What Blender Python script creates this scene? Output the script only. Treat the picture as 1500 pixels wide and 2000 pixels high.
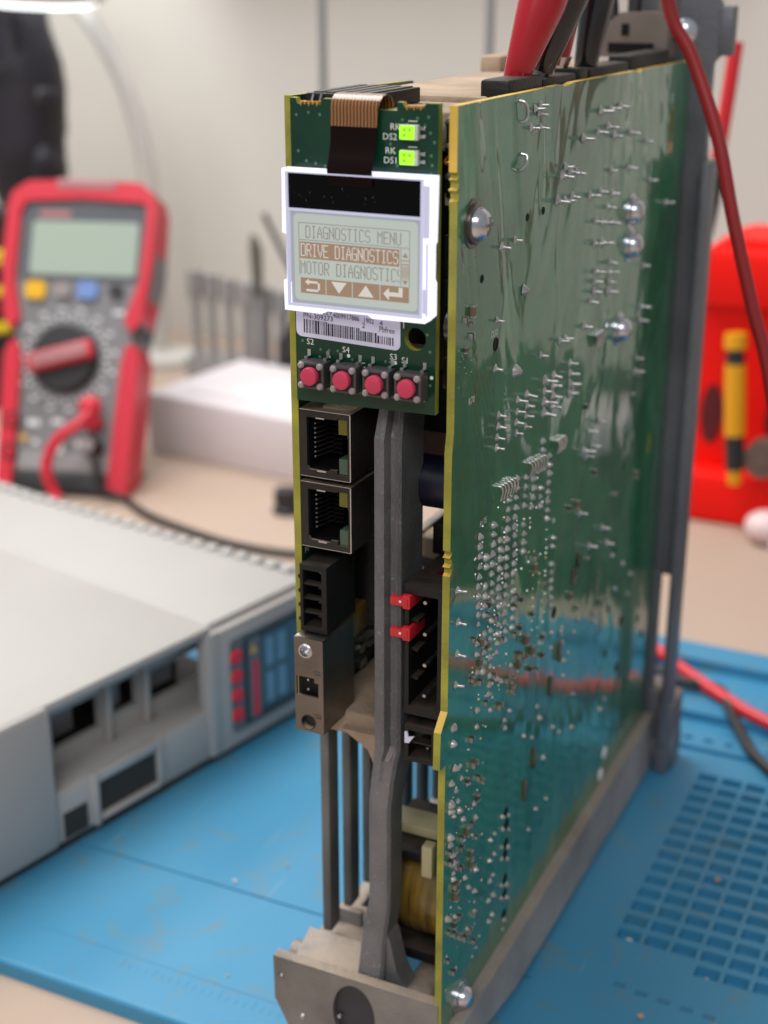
import bpy, bmesh, math, random
from mathutils import Vector, Matrix
random.seed(11)
R = math.radians
MM = 0.001
ZB = 163.0            # the drawing's z = 0 is 163 mm above the mat

for o in list(bpy.data.objects):
    bpy.data.objects.remove(o)
SC = bpy.context.scene
COL = SC.collection

# ------------------------------------------------------------------ camera
cam = bpy.data.cameras.new('camera')
cam.sensor_fit = 'HORIZONTAL'; cam.sensor_width = 36.0; cam.lens = 67.37
cam.clip_start = 0.01; cam.clip_end = 20
cam.dof.use_dof = True; cam.dof.focus_distance = 0.291; cam.dof.aperture_fstop = 17.0
co = bpy.data.objects.new('camera', cam); COL.objects.link(co)
co.location = (137.77*MM, -246.33*MM, (83.55+ZB)*MM)
co.rotation_euler = (R(90-20.6), 0, R(25.4))
SC.camera = co

# ------------------------------------------------------------------ world, lamps
w = bpy.data.worlds.new('World'); SC.world = w; w.use_nodes = True
bgn = w.node_tree.nodes['Background']
bgn.inputs[0].default_value = (0.86, 0.87, 0.90, 1); bgn.inputs[1].default_value = 0.42

def area(name, loc, target, sx, sy, power, col):
    l = bpy.data.lights.new(name, 'AREA'); l.shape = 'RECTANGLE'; l.size = sx; l.size_y = sy
    l.energy = power; l.color = col
    o = bpy.data.objects.new(name, l); COL.objects.link(o); o.location = loc
    d = Vector(target)-Vector(loc); o.rotation_euler = d.to_track_quat('-Z', 'Y').to_euler()
    return o
area('ceiling_lamp', (-0.42, 0.08, 1.10), (-0.06, 0.12, 0.0), 0.95, 0.60, 14.5, (1.0, 0.98, 0.95))
area('bench_lamp', (-0.50, 0.50, 0.50), (-0.25, 0.35, 0.0), 0.30, 0.10, 1.2, (0.95, 0.97, 1.0))
area('front_fill', (0.25, -0.85, 0.85), (0.02, 0.0, 0.08), 0.7, 0.35, 5.5, (1.0, 0.97, 0.94))  # fill light added from the camera side to brighten the front faces
SC.view_settings.view_transform = 'Standard'; SC.view_settings.look = 'None'
SC.view_settings.exposure = 0.0; SC.view_settings.gamma = 1.0
SC.cycles.max_bounces = 8; SC.cycles.use_denoising = True
SC.cycles.sample_clamp_indirect = 4.0

# ------------------------------------------------------------------ materials
def lin(c):
    return tuple(((x/255)/12.92 if x/255 < .04045 else ((x/255+.055)/1.055)**2.4) for x in c)
def nodes(name):
    m = bpy.data.materials.new(name); m.use_nodes = True
    return m, m.node_tree, m.node_tree.nodes['Principled BSDF']
def N(nt, t, **k):
    n = nt.nodes.new(t)
    for a, v in k.items(): setattr(n, a, v)
    return n
def pm(name, col, rough=.5, metal=0., vary=0., vscale=60., bump=0., bscale=300., coat=0., spec=.5,
       emit=None, es=1., dust=0., dcol=(.36, .27, .19), trans=0., alpha=1., sss=0., stretch=(1, 1, 1), wear=0.):
    m, nt, p = nodes(name)
    p.inputs['Base Color'].default_value = (*col, 1)
    p.inputs['Roughness'].default_value = rough; p.inputs['Metallic'].default_value = metal
    p.inputs['Coat Weight'].default_value = coat; p.inputs['Coat Roughness'].default_value = .06
    p.inputs['Specular IOR Level'].default_value = spec
    p.inputs['Transmission Weight'].default_value = trans; p.inputs['Alpha'].default_value = alpha
    if sss: p.inputs['Subsurface Weight'].default_value = sss; p.inputs['Subsurface Radius'].default_value = (.002, .002, .001)
    if emit: p.inputs['Emission Color'].default_value = (*emit, 1); p.inputs['Emission Strength'].default_value = es
    L = nt.links; last = None
    if vary or bump or dust or wear:
        tc = N(nt, 'ShaderNodeTexCoord'); mp = N(nt, 'ShaderNodeMapping'); mp.inputs['Scale'].default_value = stretch
        L.new(tc.outputs['Object'], mp.inputs[0])
    if vary:
        nz = N(nt, 'ShaderNodeTexNoise'); nz.inputs['Scale'].default_value = vscale; nz.inputs['Detail'].default_value = 5
        L.new(mp.outputs[0], nz.inputs[0])
        mx = N(nt, 'ShaderNodeMix', data_type='RGBA')
        mx.inputs[6].default_value = (*[c*(1-vary) for c in col], 1); mx.inputs[7].default_value = (*[min(1, c*(1+vary)) for c in col], 1)
        rp = N(nt, 'ShaderNodeValToRGB'); rp.color_ramp.elements[0].position = .3; rp.color_ramp.elements[1].position = .7
        L.new(nz.outputs[0], rp.inputs[0]); L.new(rp.outputs[0], mx.inputs[0]); last = mx.outputs[2]
        rr = N(nt, 'ShaderNodeMapRange'); rr.inputs[3].default_value = max(0, rough-.12); rr.inputs[4].default_value = min(1, rough+.12)
        L.new(nz.outputs[0], rr.inputs[0]); L.new(rr.outputs[0], p.inputs['Roughness'])
    if dust:
        g = N(nt, 'ShaderNodeNewGeometry'); sp = N(nt, 'ShaderNodeSeparateXYZ'); L.new(g.outputs['Normal'], sp.inputs[0])
        nd = N(nt, 'ShaderNodeTexNoise'); nd.inputs['Scale'].default_value = 140; nd.inputs['Detail'].default_value = 6
        L.new(mp.outputs[0], nd.inputs[0])
        a = N(nt, 'ShaderNodeMapRange'); a.inputs[1].default_value = .25; a.inputs[2].default_value = .85; L.new(sp.outputs[2], a.inputs[0])
        b = N(nt, 'ShaderNodeMapRange'); b.inputs[1].default_value = .25; b.inputs[2].default_value = .55; L.new(nd.outputs[0], b.inputs[0])
        mu = N(nt, 'ShaderNodeMath', operation='MULTIPLY'); L.new(a.outputs[0], mu.inputs[0]); L.new(b.outputs[0], mu.inputs[1])
        m2 = N(nt, 'ShaderNodeMath', operation='MULTIPLY'); m2.inputs[1].default_value = dust; L.new(mu.outputs[0], m2.inputs[0])
        mx = N(nt, 'ShaderNodeMix', data_type='RGBA'); mx.inputs[6].default_value = (*col, 1); mx.inputs[7].default_value = (*dcol, 1)
        if last: L.new(last, mx.inputs[6])
        L.new(m2.outputs[0], mx.inputs[0]); last = mx.outputs[2]
        if metal:
            iv = N(nt, 'ShaderNodeMath', operation='MULTIPLY_ADD'); iv.inputs[1].default_value = -metal; iv.inputs[2].default_value = metal
            L.new(m2.outputs[0], iv.inputs[0]); L.new(iv.outputs[0], p.inputs['Metallic'])
    if wear:
        nw = N(nt, 'ShaderNodeTexNoise'); nw.inputs['Scale'].default_value = 900; nw.inputs['Detail'].default_value = 3
        L.new(mp.outputs[0], nw.inputs[0])
        c = N(nt, 'ShaderNodeMapRange'); c.inputs[1].default_value = .62; c.inputs[2].default_value = .72; c.inputs[4].default_value = wear
        L.new(nw.outputs[0], c.inputs[0])
        mx = N(nt, 'ShaderNodeMix', data_type='RGBA'); mx.inputs[6].default_value = (*col, 1); mx.inputs[7].default_value = (.45, .42, .38, 1)
        if last: L.new(last, mx.inputs[6])
        L.new(c.outputs[0], mx.inputs[0]); last = mx.outputs[2]
    if last: L.new(last, p.inputs['Base Color'])
    if bump:
        nb = N(nt, 'ShaderNodeTexNoise'); nb.inputs['Scale'].default_value = bscale; nb.inputs['Detail'].default_value = 4
        L.new(mp.outputs[0], nb.inputs[0])
        bp = N(nt, 'ShaderNodeBump'); bp.inputs['Strength'].default_value = bump; bp.inputs['Distance'].default_value = .0006
        L.new(nb.outputs[0], bp.inputs['Height']); L.new(bp.outputs[0], p.inputs['Normal'])
    return m

MT = {}
MT['cast'] = pm('cast_metal', (.205, .20, .198), .5, .45, vary=.28, vscale=70, bump=.5, bscale=1400, dust=.7)
MT['castd'] = pm('cast_metal_dark', (.150, .150, .160), .5, .25, vary=.2, vscale=80, bump=.4, bscale=1400, dust=.6, wear=.25)
MT['grille'] = pm('grille_metal', (.14, .142, .138), .55, .3, vary=.25, vscale=60, bump=.4, bscale=1200, dust=.5)
MT['rail'] = pm('rail_metal', (.30, .285, .28), .6, .2, vary=.25, vscale=50, bump=.4, bscale=900, dust=.4)
MT['bracket'] = pm('bracket_metal', (.15, .157, .18), .5, .4, vary=.2, vscale=40, bump=.3, bscale=600, dust=.4)
MT['dusty'] = pm('dusty_cover', (.33, .25, .18), .9, 0, vary=.3, vscale=70, bump=.6, bscale=900)
MT['black'] = pm('black_plastic', (.007, .007, .0075), .5, 0, vary=.4, vscale=90, bump=.25, bscale=900, dust=.10, spec=.35)
MT['blackin'] = pm('black_recess', (.004, .004, .0045), .55, spec=.2)
MT['clamp'] = pm('clamp_metal', (.17, .145, .13), .5, .3, vary=.2, dust=.4)
MT['navycap'] = pm('dark_cap', (.022, .024, .034), .5, vary=.2)
MT['navy'] = pm('navy_sleeve', (.004, .005, .018), .35)
MT['steel'] = pm('steel', (.55, .55, .57), .28, 1, vary=.15, vscale=200)
MT['nickel'] = pm('nickel_shell', (.17, .158, .145), .3, .9, vary=.25, vscale=70, bump=.12, bscale=500, dust=.2)
MT['jackshell'] = pm('tarnished_shell', (.030, .028, .026), .42, .55, vary=.35, vscale=80, bump=.15, bscale=600, dust=.8)
MT['tin'] = pm('solder', (.50, .51, .51), .36, 1, vary=.25, vscale=500)
MT['tinwarm'] = pm('solder_flux', (.45, .36, .18), .35, .6, vary=.4, vscale=500)
MT['screw'] = pm('zinc_screw', (.60, .62, .68), .22, 1, vary=.12, vscale=300)
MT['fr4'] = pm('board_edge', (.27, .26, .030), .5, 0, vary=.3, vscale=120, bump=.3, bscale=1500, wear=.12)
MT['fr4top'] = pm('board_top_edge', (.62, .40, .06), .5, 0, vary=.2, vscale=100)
MT['green'] = pm('green_mask', (.0025, .036, .017), .3, 0, vary=.25, vscale=60, coat=.3, spec=.3)
MT['silk'] = pm('silk_print', (.72, .74, .70), .6)
MT['via'] = pm('via', (.10, .20, .11), .3, .3)
MT['gold'] = pm('gold_trace', (.75, .42, .10), .3, .7)
MT['pink'] = pm('pink_button', (.50, .034, .085), .45, 0, bump=.1, bscale=1500)
MT['swbody'] = pm('switch_body', (.055, .050, .050), .5, 0, bump=.2, bscale=900, vary=.2)
MT['swpost'] = pm('switch_post', (.28, .245, .245), .5)
MT['paper'] = pm('label_paper', (.60, .60, .74), .55)
MT['ink'] = pm('ink', (.012, .012, .02), .6)
MT['red'] = pm('red_jumper', (.50, .015, .025), .4)
MT['cream'] = pm('cream_plastic', (.42, .38, .22), .5, vary=.15)
MT['tan'] = pm('tan_ceramic', (.13, .10, .065), .5, vary=.2)
MT['tape'] = pm('yellow_tape', (.16, .095, .014), .3, 0, vary=.6, vscale=160, coat=.5, stretch=(3, .3, .3))
MT['copper'] = pm('copper_wire', (.75, .30, .08), .25, .9)
MT['grey_cyl'] = pm('grey_can', (.30, .30, .33), .35, .6)
MT['lcdglass'] = pm('lcd_screen', (.08, .085, .08), .2, emit=lin((182, 191, 183)), es=.86)
MT['lcdink'] = pm('lcd_dark_dots', (.04, .04, .04), .3, emit=lin((142, 134, 124)), es=.72)
MT['lcdband'] = pm('lcd_band', (.04, .035, .03), .3, emit=lin((164, 134, 108)), es=.78)
MT['lcdlight'] = pm('lcd_light_dots', (.1, .1, .1), .3, emit=lin((212, 208, 200)), es=.85)
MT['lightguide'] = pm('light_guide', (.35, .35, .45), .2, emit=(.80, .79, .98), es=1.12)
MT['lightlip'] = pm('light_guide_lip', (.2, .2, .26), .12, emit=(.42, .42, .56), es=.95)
MT['lcdborder'] = pm('lcd_border', (.08, .085, .09), .15, emit=lin((158, 163, 168)), es=.85)
MT['lcdblack'] = pm('lcd_black_glass', (.002, .002, .0025), .08, spec=.12)
MT['led'] = pm('led_lens', (.2, .6, .02), .3, emit=(.30, 1.0, .01), es=1.25)
MT['leddark'] = pm('led_die', (.1, .3, .02), .3, emit=(.06, .42, .02), es=.8)
MT['ledcase'] = pm('led_case', (.5, .55, .45), .5)
MT['yled'] = pm('yellow_lens', (.105, .10, .006), .3)
MT['gled'] = pm('green_lens', (.045, .085, .06), .25)
MT['clipred'] = pm('red_vinyl', (.36, .0035, .013), .25, 0, bump=.1, bscale=100, coat=.3)
MT['clipblack'] = pm('black_vinyl', (.010, .010, .013), .22, 0, coat=.4)
MT['lead'] = pm('dark_red_cable', (.26, .012, .016), .4)
MT['leadred'] = pm('red_cable', (.70, .02, .03), .4)
MT['leadblack'] = pm('black_cable', (.018, .016, .016), .5)
MT['housing'] = pm('housing_plastic', (.405, .39, .38), .55, 0, vary=.06, vscale=14, bump=.15, bscale=700, dust=.12, dcol=(.45, .40, .34))
MT['housdark'] = pm('housing_inside', (.035, .033, .030), .8)
MT['houslens'] = pm('grey_film', (.13, .14, .15), .35)
MT['hbutton'] = pm('red_dot', (.70, .015, .035), .35)
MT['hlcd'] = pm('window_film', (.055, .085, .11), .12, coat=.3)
MT['hreflect'] = pm('painted_reflection', (.15, .27, .37), .15, coat=.3)  # light blue of the reflection in the housing window, put into the colour
MT['mmred'] = pm('meter_red', (.62, .020, .045), .42, bump=.1, bscale=500)
MT['mmpink'] = pm('meter_logo_band', (.40, .17, .18), .5)
MT['mmgrey'] = pm('meter_grey', (.20, .20, .21), .5, vary=.1, bump=.1)
MT['mmdark'] = pm('meter_dark', (.02, .02, .022), .5)
MT['mmlcd'] = pm('meter_lcd', (.37, .45, .38), .12, coat=.6)
MT['mmframe'] = pm('meter_window', (.12, .13, .145), .15, coat=.6)
MT['mmwhite'] = pm('meter_print', (.72, .72, .72), .5)
MT['yel'] = pm('yellow_plastic', (.75, .42, .01), .4)
MT['blue'] = pm('blue_plastic', (.16, .26, .55), .4)
MT['carton'] = pm('white_card', (.68, .62, .64), .7, vary=.05, vscale=15)
MT['rackgrey'] = pm('rack_grey', (.30, .295, .30), .5, .1)
MT['olive'] = pm('olive_handle', (.11, .11, .085), .5)
MT['rod'] = pm('grey_rod', (.28, .29, .30), .4, .3)
MT['jack'] = pm('hanging_black', (.014, .013, .022), .55, vary=.4, vscale=30)
MT['whitecable'] = pm('pale_arm', (.60, .58, .55), .6)
MT['lamp'] = pm('lamp_diffuser', (.9, .9, .9), .4, emit=(.92, 1.0, 1.0), es=3.0)
MT['redp'] = pm('red_moulding', (.90, .006, .002), .5, 0, spec=.25)
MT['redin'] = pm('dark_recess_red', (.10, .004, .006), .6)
MT['yshaft'] = pm('yellow_handle', (.80, .36, .005), .35)
MT['greywheel'] = pm('grey_wheel', (.15, .10, .08), .5)
MT['pinkcap'] = pm('pale_cap', (.80, .62, .62), .5)
MT['crumb'] = pm('crumb', (.45, .30, .20), .7)
MT['crumbw'] = pm('crumb_pale', (.75, .68, .6), .7)
MT['yellowstripe'] = pm('yellow_loop', (.75, .60, .01), .5)

def wall_mat(name, c0, c1):
    m, nt, p = nodes(name); L = nt.links
    tc = N(nt, 'ShaderNodeTexCoord'); nz = N(nt, 'ShaderNodeTexNoise'); nz.inputs['Scale'].default_value = 3.0; nz.inputs['Detail'].default_value = 6
    L.new(tc.outputs['Object'], nz.inputs[0]); mx = N(nt, 'ShaderNodeMix', data_type='RGBA')
    mx.inputs[6].default_value = (*c0, 1); mx.inputs[7].default_value = (*c1, 1); L.new(nz.outputs[0], mx.inputs[0])
    L.new(mx.outputs[2], p.inputs['Base Color']); p.inputs['Roughness'].default_value = .75
    nb = N(nt, 'ShaderNodeTexNoise'); nb.inputs['Scale'].default_value = 180; L.new(tc.outputs['Object'], nb.inputs[0])
    bp = N(nt, 'ShaderNodeBump'); bp.inputs['Strength'].default_value = .15; bp.inputs['Distance'].default_value = .001
    L.new(nb.outputs[0], bp.inputs['Height']); L.new(bp.outputs[0], p.inputs['Normal'])
    return m
MT['wall'] = wall_mat('wall_paint', (.60, .583, .535), (.66, .64, .59))
MT['panel'] = wall_mat('shade_shelf_board', (.36, .31, .26), (.41, .36, .31))  # only for the added shelf that shades the wall
MT['bench'] = wall_mat('bench_laminate', (.43, .325, .255), (.48, .37, .295))

def mat_blue():
    m, nt, p = nodes('blue_silicone'); L = nt.links
    tc = N(nt, 'ShaderNodeTexCoord')
    n1 = N(nt, 'ShaderNodeTexNoise'); n1.inputs['Scale'].default_value = 22; n1.inputs['Detail'].default_value = 6
    n2 = N(nt, 'ShaderNodeTexNoise'); n2.inputs['Scale'].default_value = 55; n2.inputs['Detail'].default_value = 3; n2.inputs['Distortion'].default_value = 1.5
    for n in (n1, n2): L.new(tc.outputs['Object'], n.inputs[0])
    mx = N(nt, 'ShaderNodeMix', data_type='RGBA'); mx.inputs[6].default_value = (.033, .215, .395, 1); mx.inputs[7].default_value = (.050, .262, .445, 1)
    L.new(n1.outputs[0], mx.inputs[0])
    r = N(nt, 'ShaderNodeMapRange'); r.inputs[1].default_value = .56; r.inputs[2].default_value = .72; r.inputs[4].default_value = .75; L.new(n2.outputs[0], r.inputs[0])
    m2 = N(nt, 'ShaderNodeMix', data_type='RGBA'); m2.inputs[7].default_value = (.11, .21, .25, 1)
    L.new(r.outputs[0], m2.inputs[0]); L.new(mx.outputs[2], m2.inputs[6])
    # pale dusty scuffs
    n3 = N(nt, 'ShaderNodeTexNoise'); n3.inputs['Scale'].default_value = 9; n3.inputs['Detail'].default_value = 8; L.new(tc.outputs['Object'], n3.inputs[0])
    r3 = N(nt, 'ShaderNodeMapRange'); r3.inputs[1].default_value = .5; r3.inputs[2].default_value = .8; r3.inputs[4].default_value = .35; L.new(n3.outputs[0], r3.inputs[0])
    m3 = N(nt, 'ShaderNodeMix', data_type='RGBA'); m3.inputs[7].default_value = (.15, .36, .52, 1)
    L.new(r3.outputs[0], m3.inputs[0]); L.new(m2.outputs[2], m3.inputs[6])
    n4 = N(nt, 'ShaderNodeTexNoise'); n4.inputs['Scale'].default_value = 26; n4.inputs['Detail'].default_value = 4; n4.inputs['Distortion'].default_value = .6; L.new(tc.outputs['Object'], n4.inputs[0])
    r4 = N(nt, 'ShaderNodeMapRange'); r4.inputs[1].default_value = .68; r4.inputs[2].default_value = .78; r4.inputs[4].default_value = .7; L.new(n4.outputs[0], r4.inputs[0])
    m4 = N(nt, 'ShaderNodeMix', data_type='RGBA'); m4.inputs[7].default_value = (.20, .24, .17, 1); L.new(r4.outputs[0], m4.inputs[0]); L.new(m3.outputs[2], m4.inputs[6])
    ms = N(nt, 'ShaderNodeMapping'); ms.inputs['Scale'].default_value = (1, .06, 1); ms.inputs['Rotation'].default_value = (0, 0, R(28)); L.new(tc.outputs['Object'], ms.inputs[0])
    n5 = N(nt, 'ShaderNodeTexNoise'); n5.inputs['Scale'].default_value = 420; n5.inputs['Detail'].default_value = 2; L.new(ms.outputs[0], n5.inputs[0])
    r5 = N(nt, 'ShaderNodeMapRange'); r5.inputs[1].default_value = .70; r5.inputs[2].default_value = .76; r5.inputs[4].default_value = .35; L.new(n5.outputs[0], r5.inputs[0])
    m5 = N(nt, 'ShaderNodeMix', data_type='RGBA'); m5.inputs[7].default_value = (.20, .40, .52, 1); L.new(r5.outputs[0], m5.inputs[0]); L.new(m4.outputs[2], m5.inputs[6])
    L.new(m5.outputs[2], p.inputs['Base Color'])
    rr = N(nt, 'ShaderNodeMapRange'); rr.inputs[3].default_value = .42; rr.inputs[4].default_value = .62; L.new(n1.outputs[0], rr.inputs[0]); L.new(rr.outputs[0], p.inputs['Roughness'])
    nb = N(nt, 'ShaderNodeTexNoise'); nb.inputs['Scale'].default_value = 700; L.new(tc.outputs['Object'], nb.inputs[0])
    bp = N(nt, 'ShaderNodeBump'); bp.inputs['Strength'].default_value = .2; bp.inputs['Distance'].default_value = .0004
    L.new(nb.outputs[0], bp.inputs['Height']); L.new(bp.outputs[0], p.inputs['Normal'])
    return m
MT['mat'] = mat_blue()
MT['matmark'] = pm('mat_print', (.030, .17, .32), .6)

def board_mat():
    """solder mask: traces and copper pours under a wavy conformal coat"""
    m, nt, p = nodes('coated_green_board'); L = nt.links
    tc = N(nt, 'ShaderNodeTexCoord')
    def noise(scale, sx=(1, 1, 1), det=4, dist=0.):
        mp = N(nt, 'ShaderNodeMapping'); mp.inputs['Scale'].default_value = sx; L.new(tc.outputs['Object'], mp.inputs[0])
        n = N(nt, 'ShaderNodeTexNoise'); n.inputs['Scale'].default_value = scale; n.inputs['Detail'].default_value = det; n.inputs['Distortion'].default_value = dist
        L.new(mp.outputs[0], n.inputs[0]); return n
    def mix(fac, a, b):
        x = N(nt, 'ShaderNodeMix', data_type='RGBA'); L.new(fac, x.inputs[0])
        for s, v in ((6, a), (7, b)):
            if isinstance(v, tuple): x.inputs[s].default_value = (*v, 1)
            else: L.new(v, x.inputs[s])
        return x.outputs[2]
    def ramp(v, a, b, hi=1.):
        r = N(nt, 'ShaderNodeMapRange'); r.inputs[1].default_value = a; r.inputs[2].default_value = b; r.inputs[4].default_value = hi; L.new(v, r.inputs[0]); return r.outputs[0]
    pour = noise(24, (1, 1.1, .8), 1, .2)
    c = mix(ramp(pour.outputs[0], .47, .49), (.010, .135, .052), (.020, .190, .078))
    # hair-fine traces between pads
    vor = N(nt, 'ShaderNodeTexVoronoi', distance='CHEBYCHEV'); vor.inputs['Scale'].default_value = 120; vor.inputs['Randomness'].default_value = .75
    L.new(tc.outputs['Object'], vor.inputs[0])
    c = mix(ramp(vor.outputs['Distance'], .40, .46, .22), c, (.003, .046, .024))
    mpt = N(nt, 'ShaderNodeMapping'); mpt.inputs['Rotation'].default_value = (R(63), 0, 0); L.new(tc.outputs['Object'], mpt.inputs[0])
    tr = N(nt, 'ShaderNodeTexBrick'); tr.inputs['Scale'].default_value = 130; tr.inputs['Mortar Size'].default_value = .06; tr.offset = .37
    for q_, v_ in ((1, 0), (2, 0), (3, 1)): tr.inputs[q_].default_value = (v_, v_, v_, 1)
    sw = N(nt, 'ShaderNodeSeparateXYZ'); cb_ = N(nt, 'ShaderNodeCombineXYZ'); L.new(mpt.outputs[0], sw.inputs[0]); L.new(sw.outputs[1], cb_.inputs[0]); L.new(sw.outputs[2], cb_.inputs[1]); L.new(cb_.outputs[0], tr.inputs[0])
    msk = noise(20, (1, 1, 1), 2); gate = N(nt, 'ShaderNodeMath', operation='MULTIPLY'); L.new(ramp(msk.outputs[0], .52, .62, .35), gate.inputs[0]); L.new(tr.outputs[0], gate.inputs[1])
    c = mix(gate.outputs[0], c, (.030, .20, .095))
    dv = N(nt, 'ShaderNodeTexVoronoi'); dv.inputs['Scale'].default_value = 330; dv.inputs['Randomness'].default_value = .7; L.new(tc.outputs['Object'], dv.inputs[0])
    c = mix(ramp(dv.outputs['Distance'], .16, .10, .55), c, (.09, .22, .13))
    big = noise(11, (1, 1, 1), 4)
    c = mix(ramp(big.outputs[0], .42, .72, .55), c, (.012, .115, .085))
    amb = noise(30, (1, 1.5, .6), 5, .8)
    c = mix(ramp(amb.outputs[0], .64, .78, .5), c, (.075, .095, .045))
    L.new(c, p.inputs['Base Color'])
    p.inputs['Roughness'].default_value = .4; p.inputs['Coat Weight'].default_value = 1.; p.inputs['Coat Roughness'].default_value = .055
    p.inputs['Coat IOR'].default_value = 1.55; p.inputs['Specular IOR Level'].default_value = .25
    # the coat was brushed on: level pools with soft steps and runs between them
    a = noise(13, (1, 1.5, .75), 3, 1.2); st = N(nt, 'ShaderNodeMapRange', interpolation_type='SMOOTHSTEP'); st.inputs[1].default_value = .40; st.inputs[2].default_value = .62; L.new(a.outputs[0], st.inputs[0])
    a2 = noise(38, (1, 1.4, .55), 2, .7); st2 = N(nt, 'ShaderNodeMapRange', interpolation_type='SMOOTHSTEP'); st2.inputs[1].default_value = .52; st2.inputs[2].default_value = .74; L.new(a2.outputs[0], st2.inputs[0])
    b = noise(160, (1, 1, .8), 2)
    prev = None
    for h_, k_, d_ in ((st.outputs[0], .20, .0020), (st2.outputs[0], .20, .0011), (b.outputs[0], .05, .0006)):
        bb = N(nt, 'ShaderNodeBump'); bb.inputs['Strength'].default_value = k_; bb.inputs['Distance'].default_value = d_; L.new(h_, bb.inputs['Height'])
        if prev: L.new(prev, bb.inputs['Normal'])
        prev = bb.outputs[0]
    L.new(prev, p.inputs['Coat Normal'])
    b3 = N(nt, 'ShaderNodeBump'); b3.inputs['Strength'].default_value = .3; b3.inputs['Distance'].default_value = .0004
    L.new(vor.outputs['Distance'], b3.inputs['Height']); L.new(b3.outputs[0], p.inputs['Normal'])
    return m
MT['board'] = board_mat()

def flex_mat():
    m, nt, p = nodes('flex_traces'); L = nt.links
    tc = N(nt, 'ShaderNodeTexCoord'); wv = N(nt, 'ShaderNodeTexWave', bands_direction='X', wave_profile='SIN'); wv.inputs['Scale'].default_value = 450
    L.new(tc.outputs['Object'], wv.inputs[0])
    r = N(nt, 'ShaderNodeMapRange'); r.inputs[1].default_value = .45; r.inputs[2].default_value = .6; L.new(wv.outputs[0], r.inputs[0])
    mx = N(nt, 'ShaderNodeMix', data_type='RGBA'); mx.inputs[6].default_value = (.060, .024, .004, 1); mx.inputs[7].default_value = (.29, .12, .028, 1)
    L.new(r.outputs[0], mx.inputs[0]); L.new(mx.outputs[2], p.inputs['Base Color'])
    p.inputs['Roughness'].default_value = .25; p.inputs['Coat Weight'].default_value = .7
    return m
MT['flex'] = flex_mat()
MT['flexdark'] = pm('flex_stiffener', (.006, .0022, .0014), .3, spec=.10)

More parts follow.
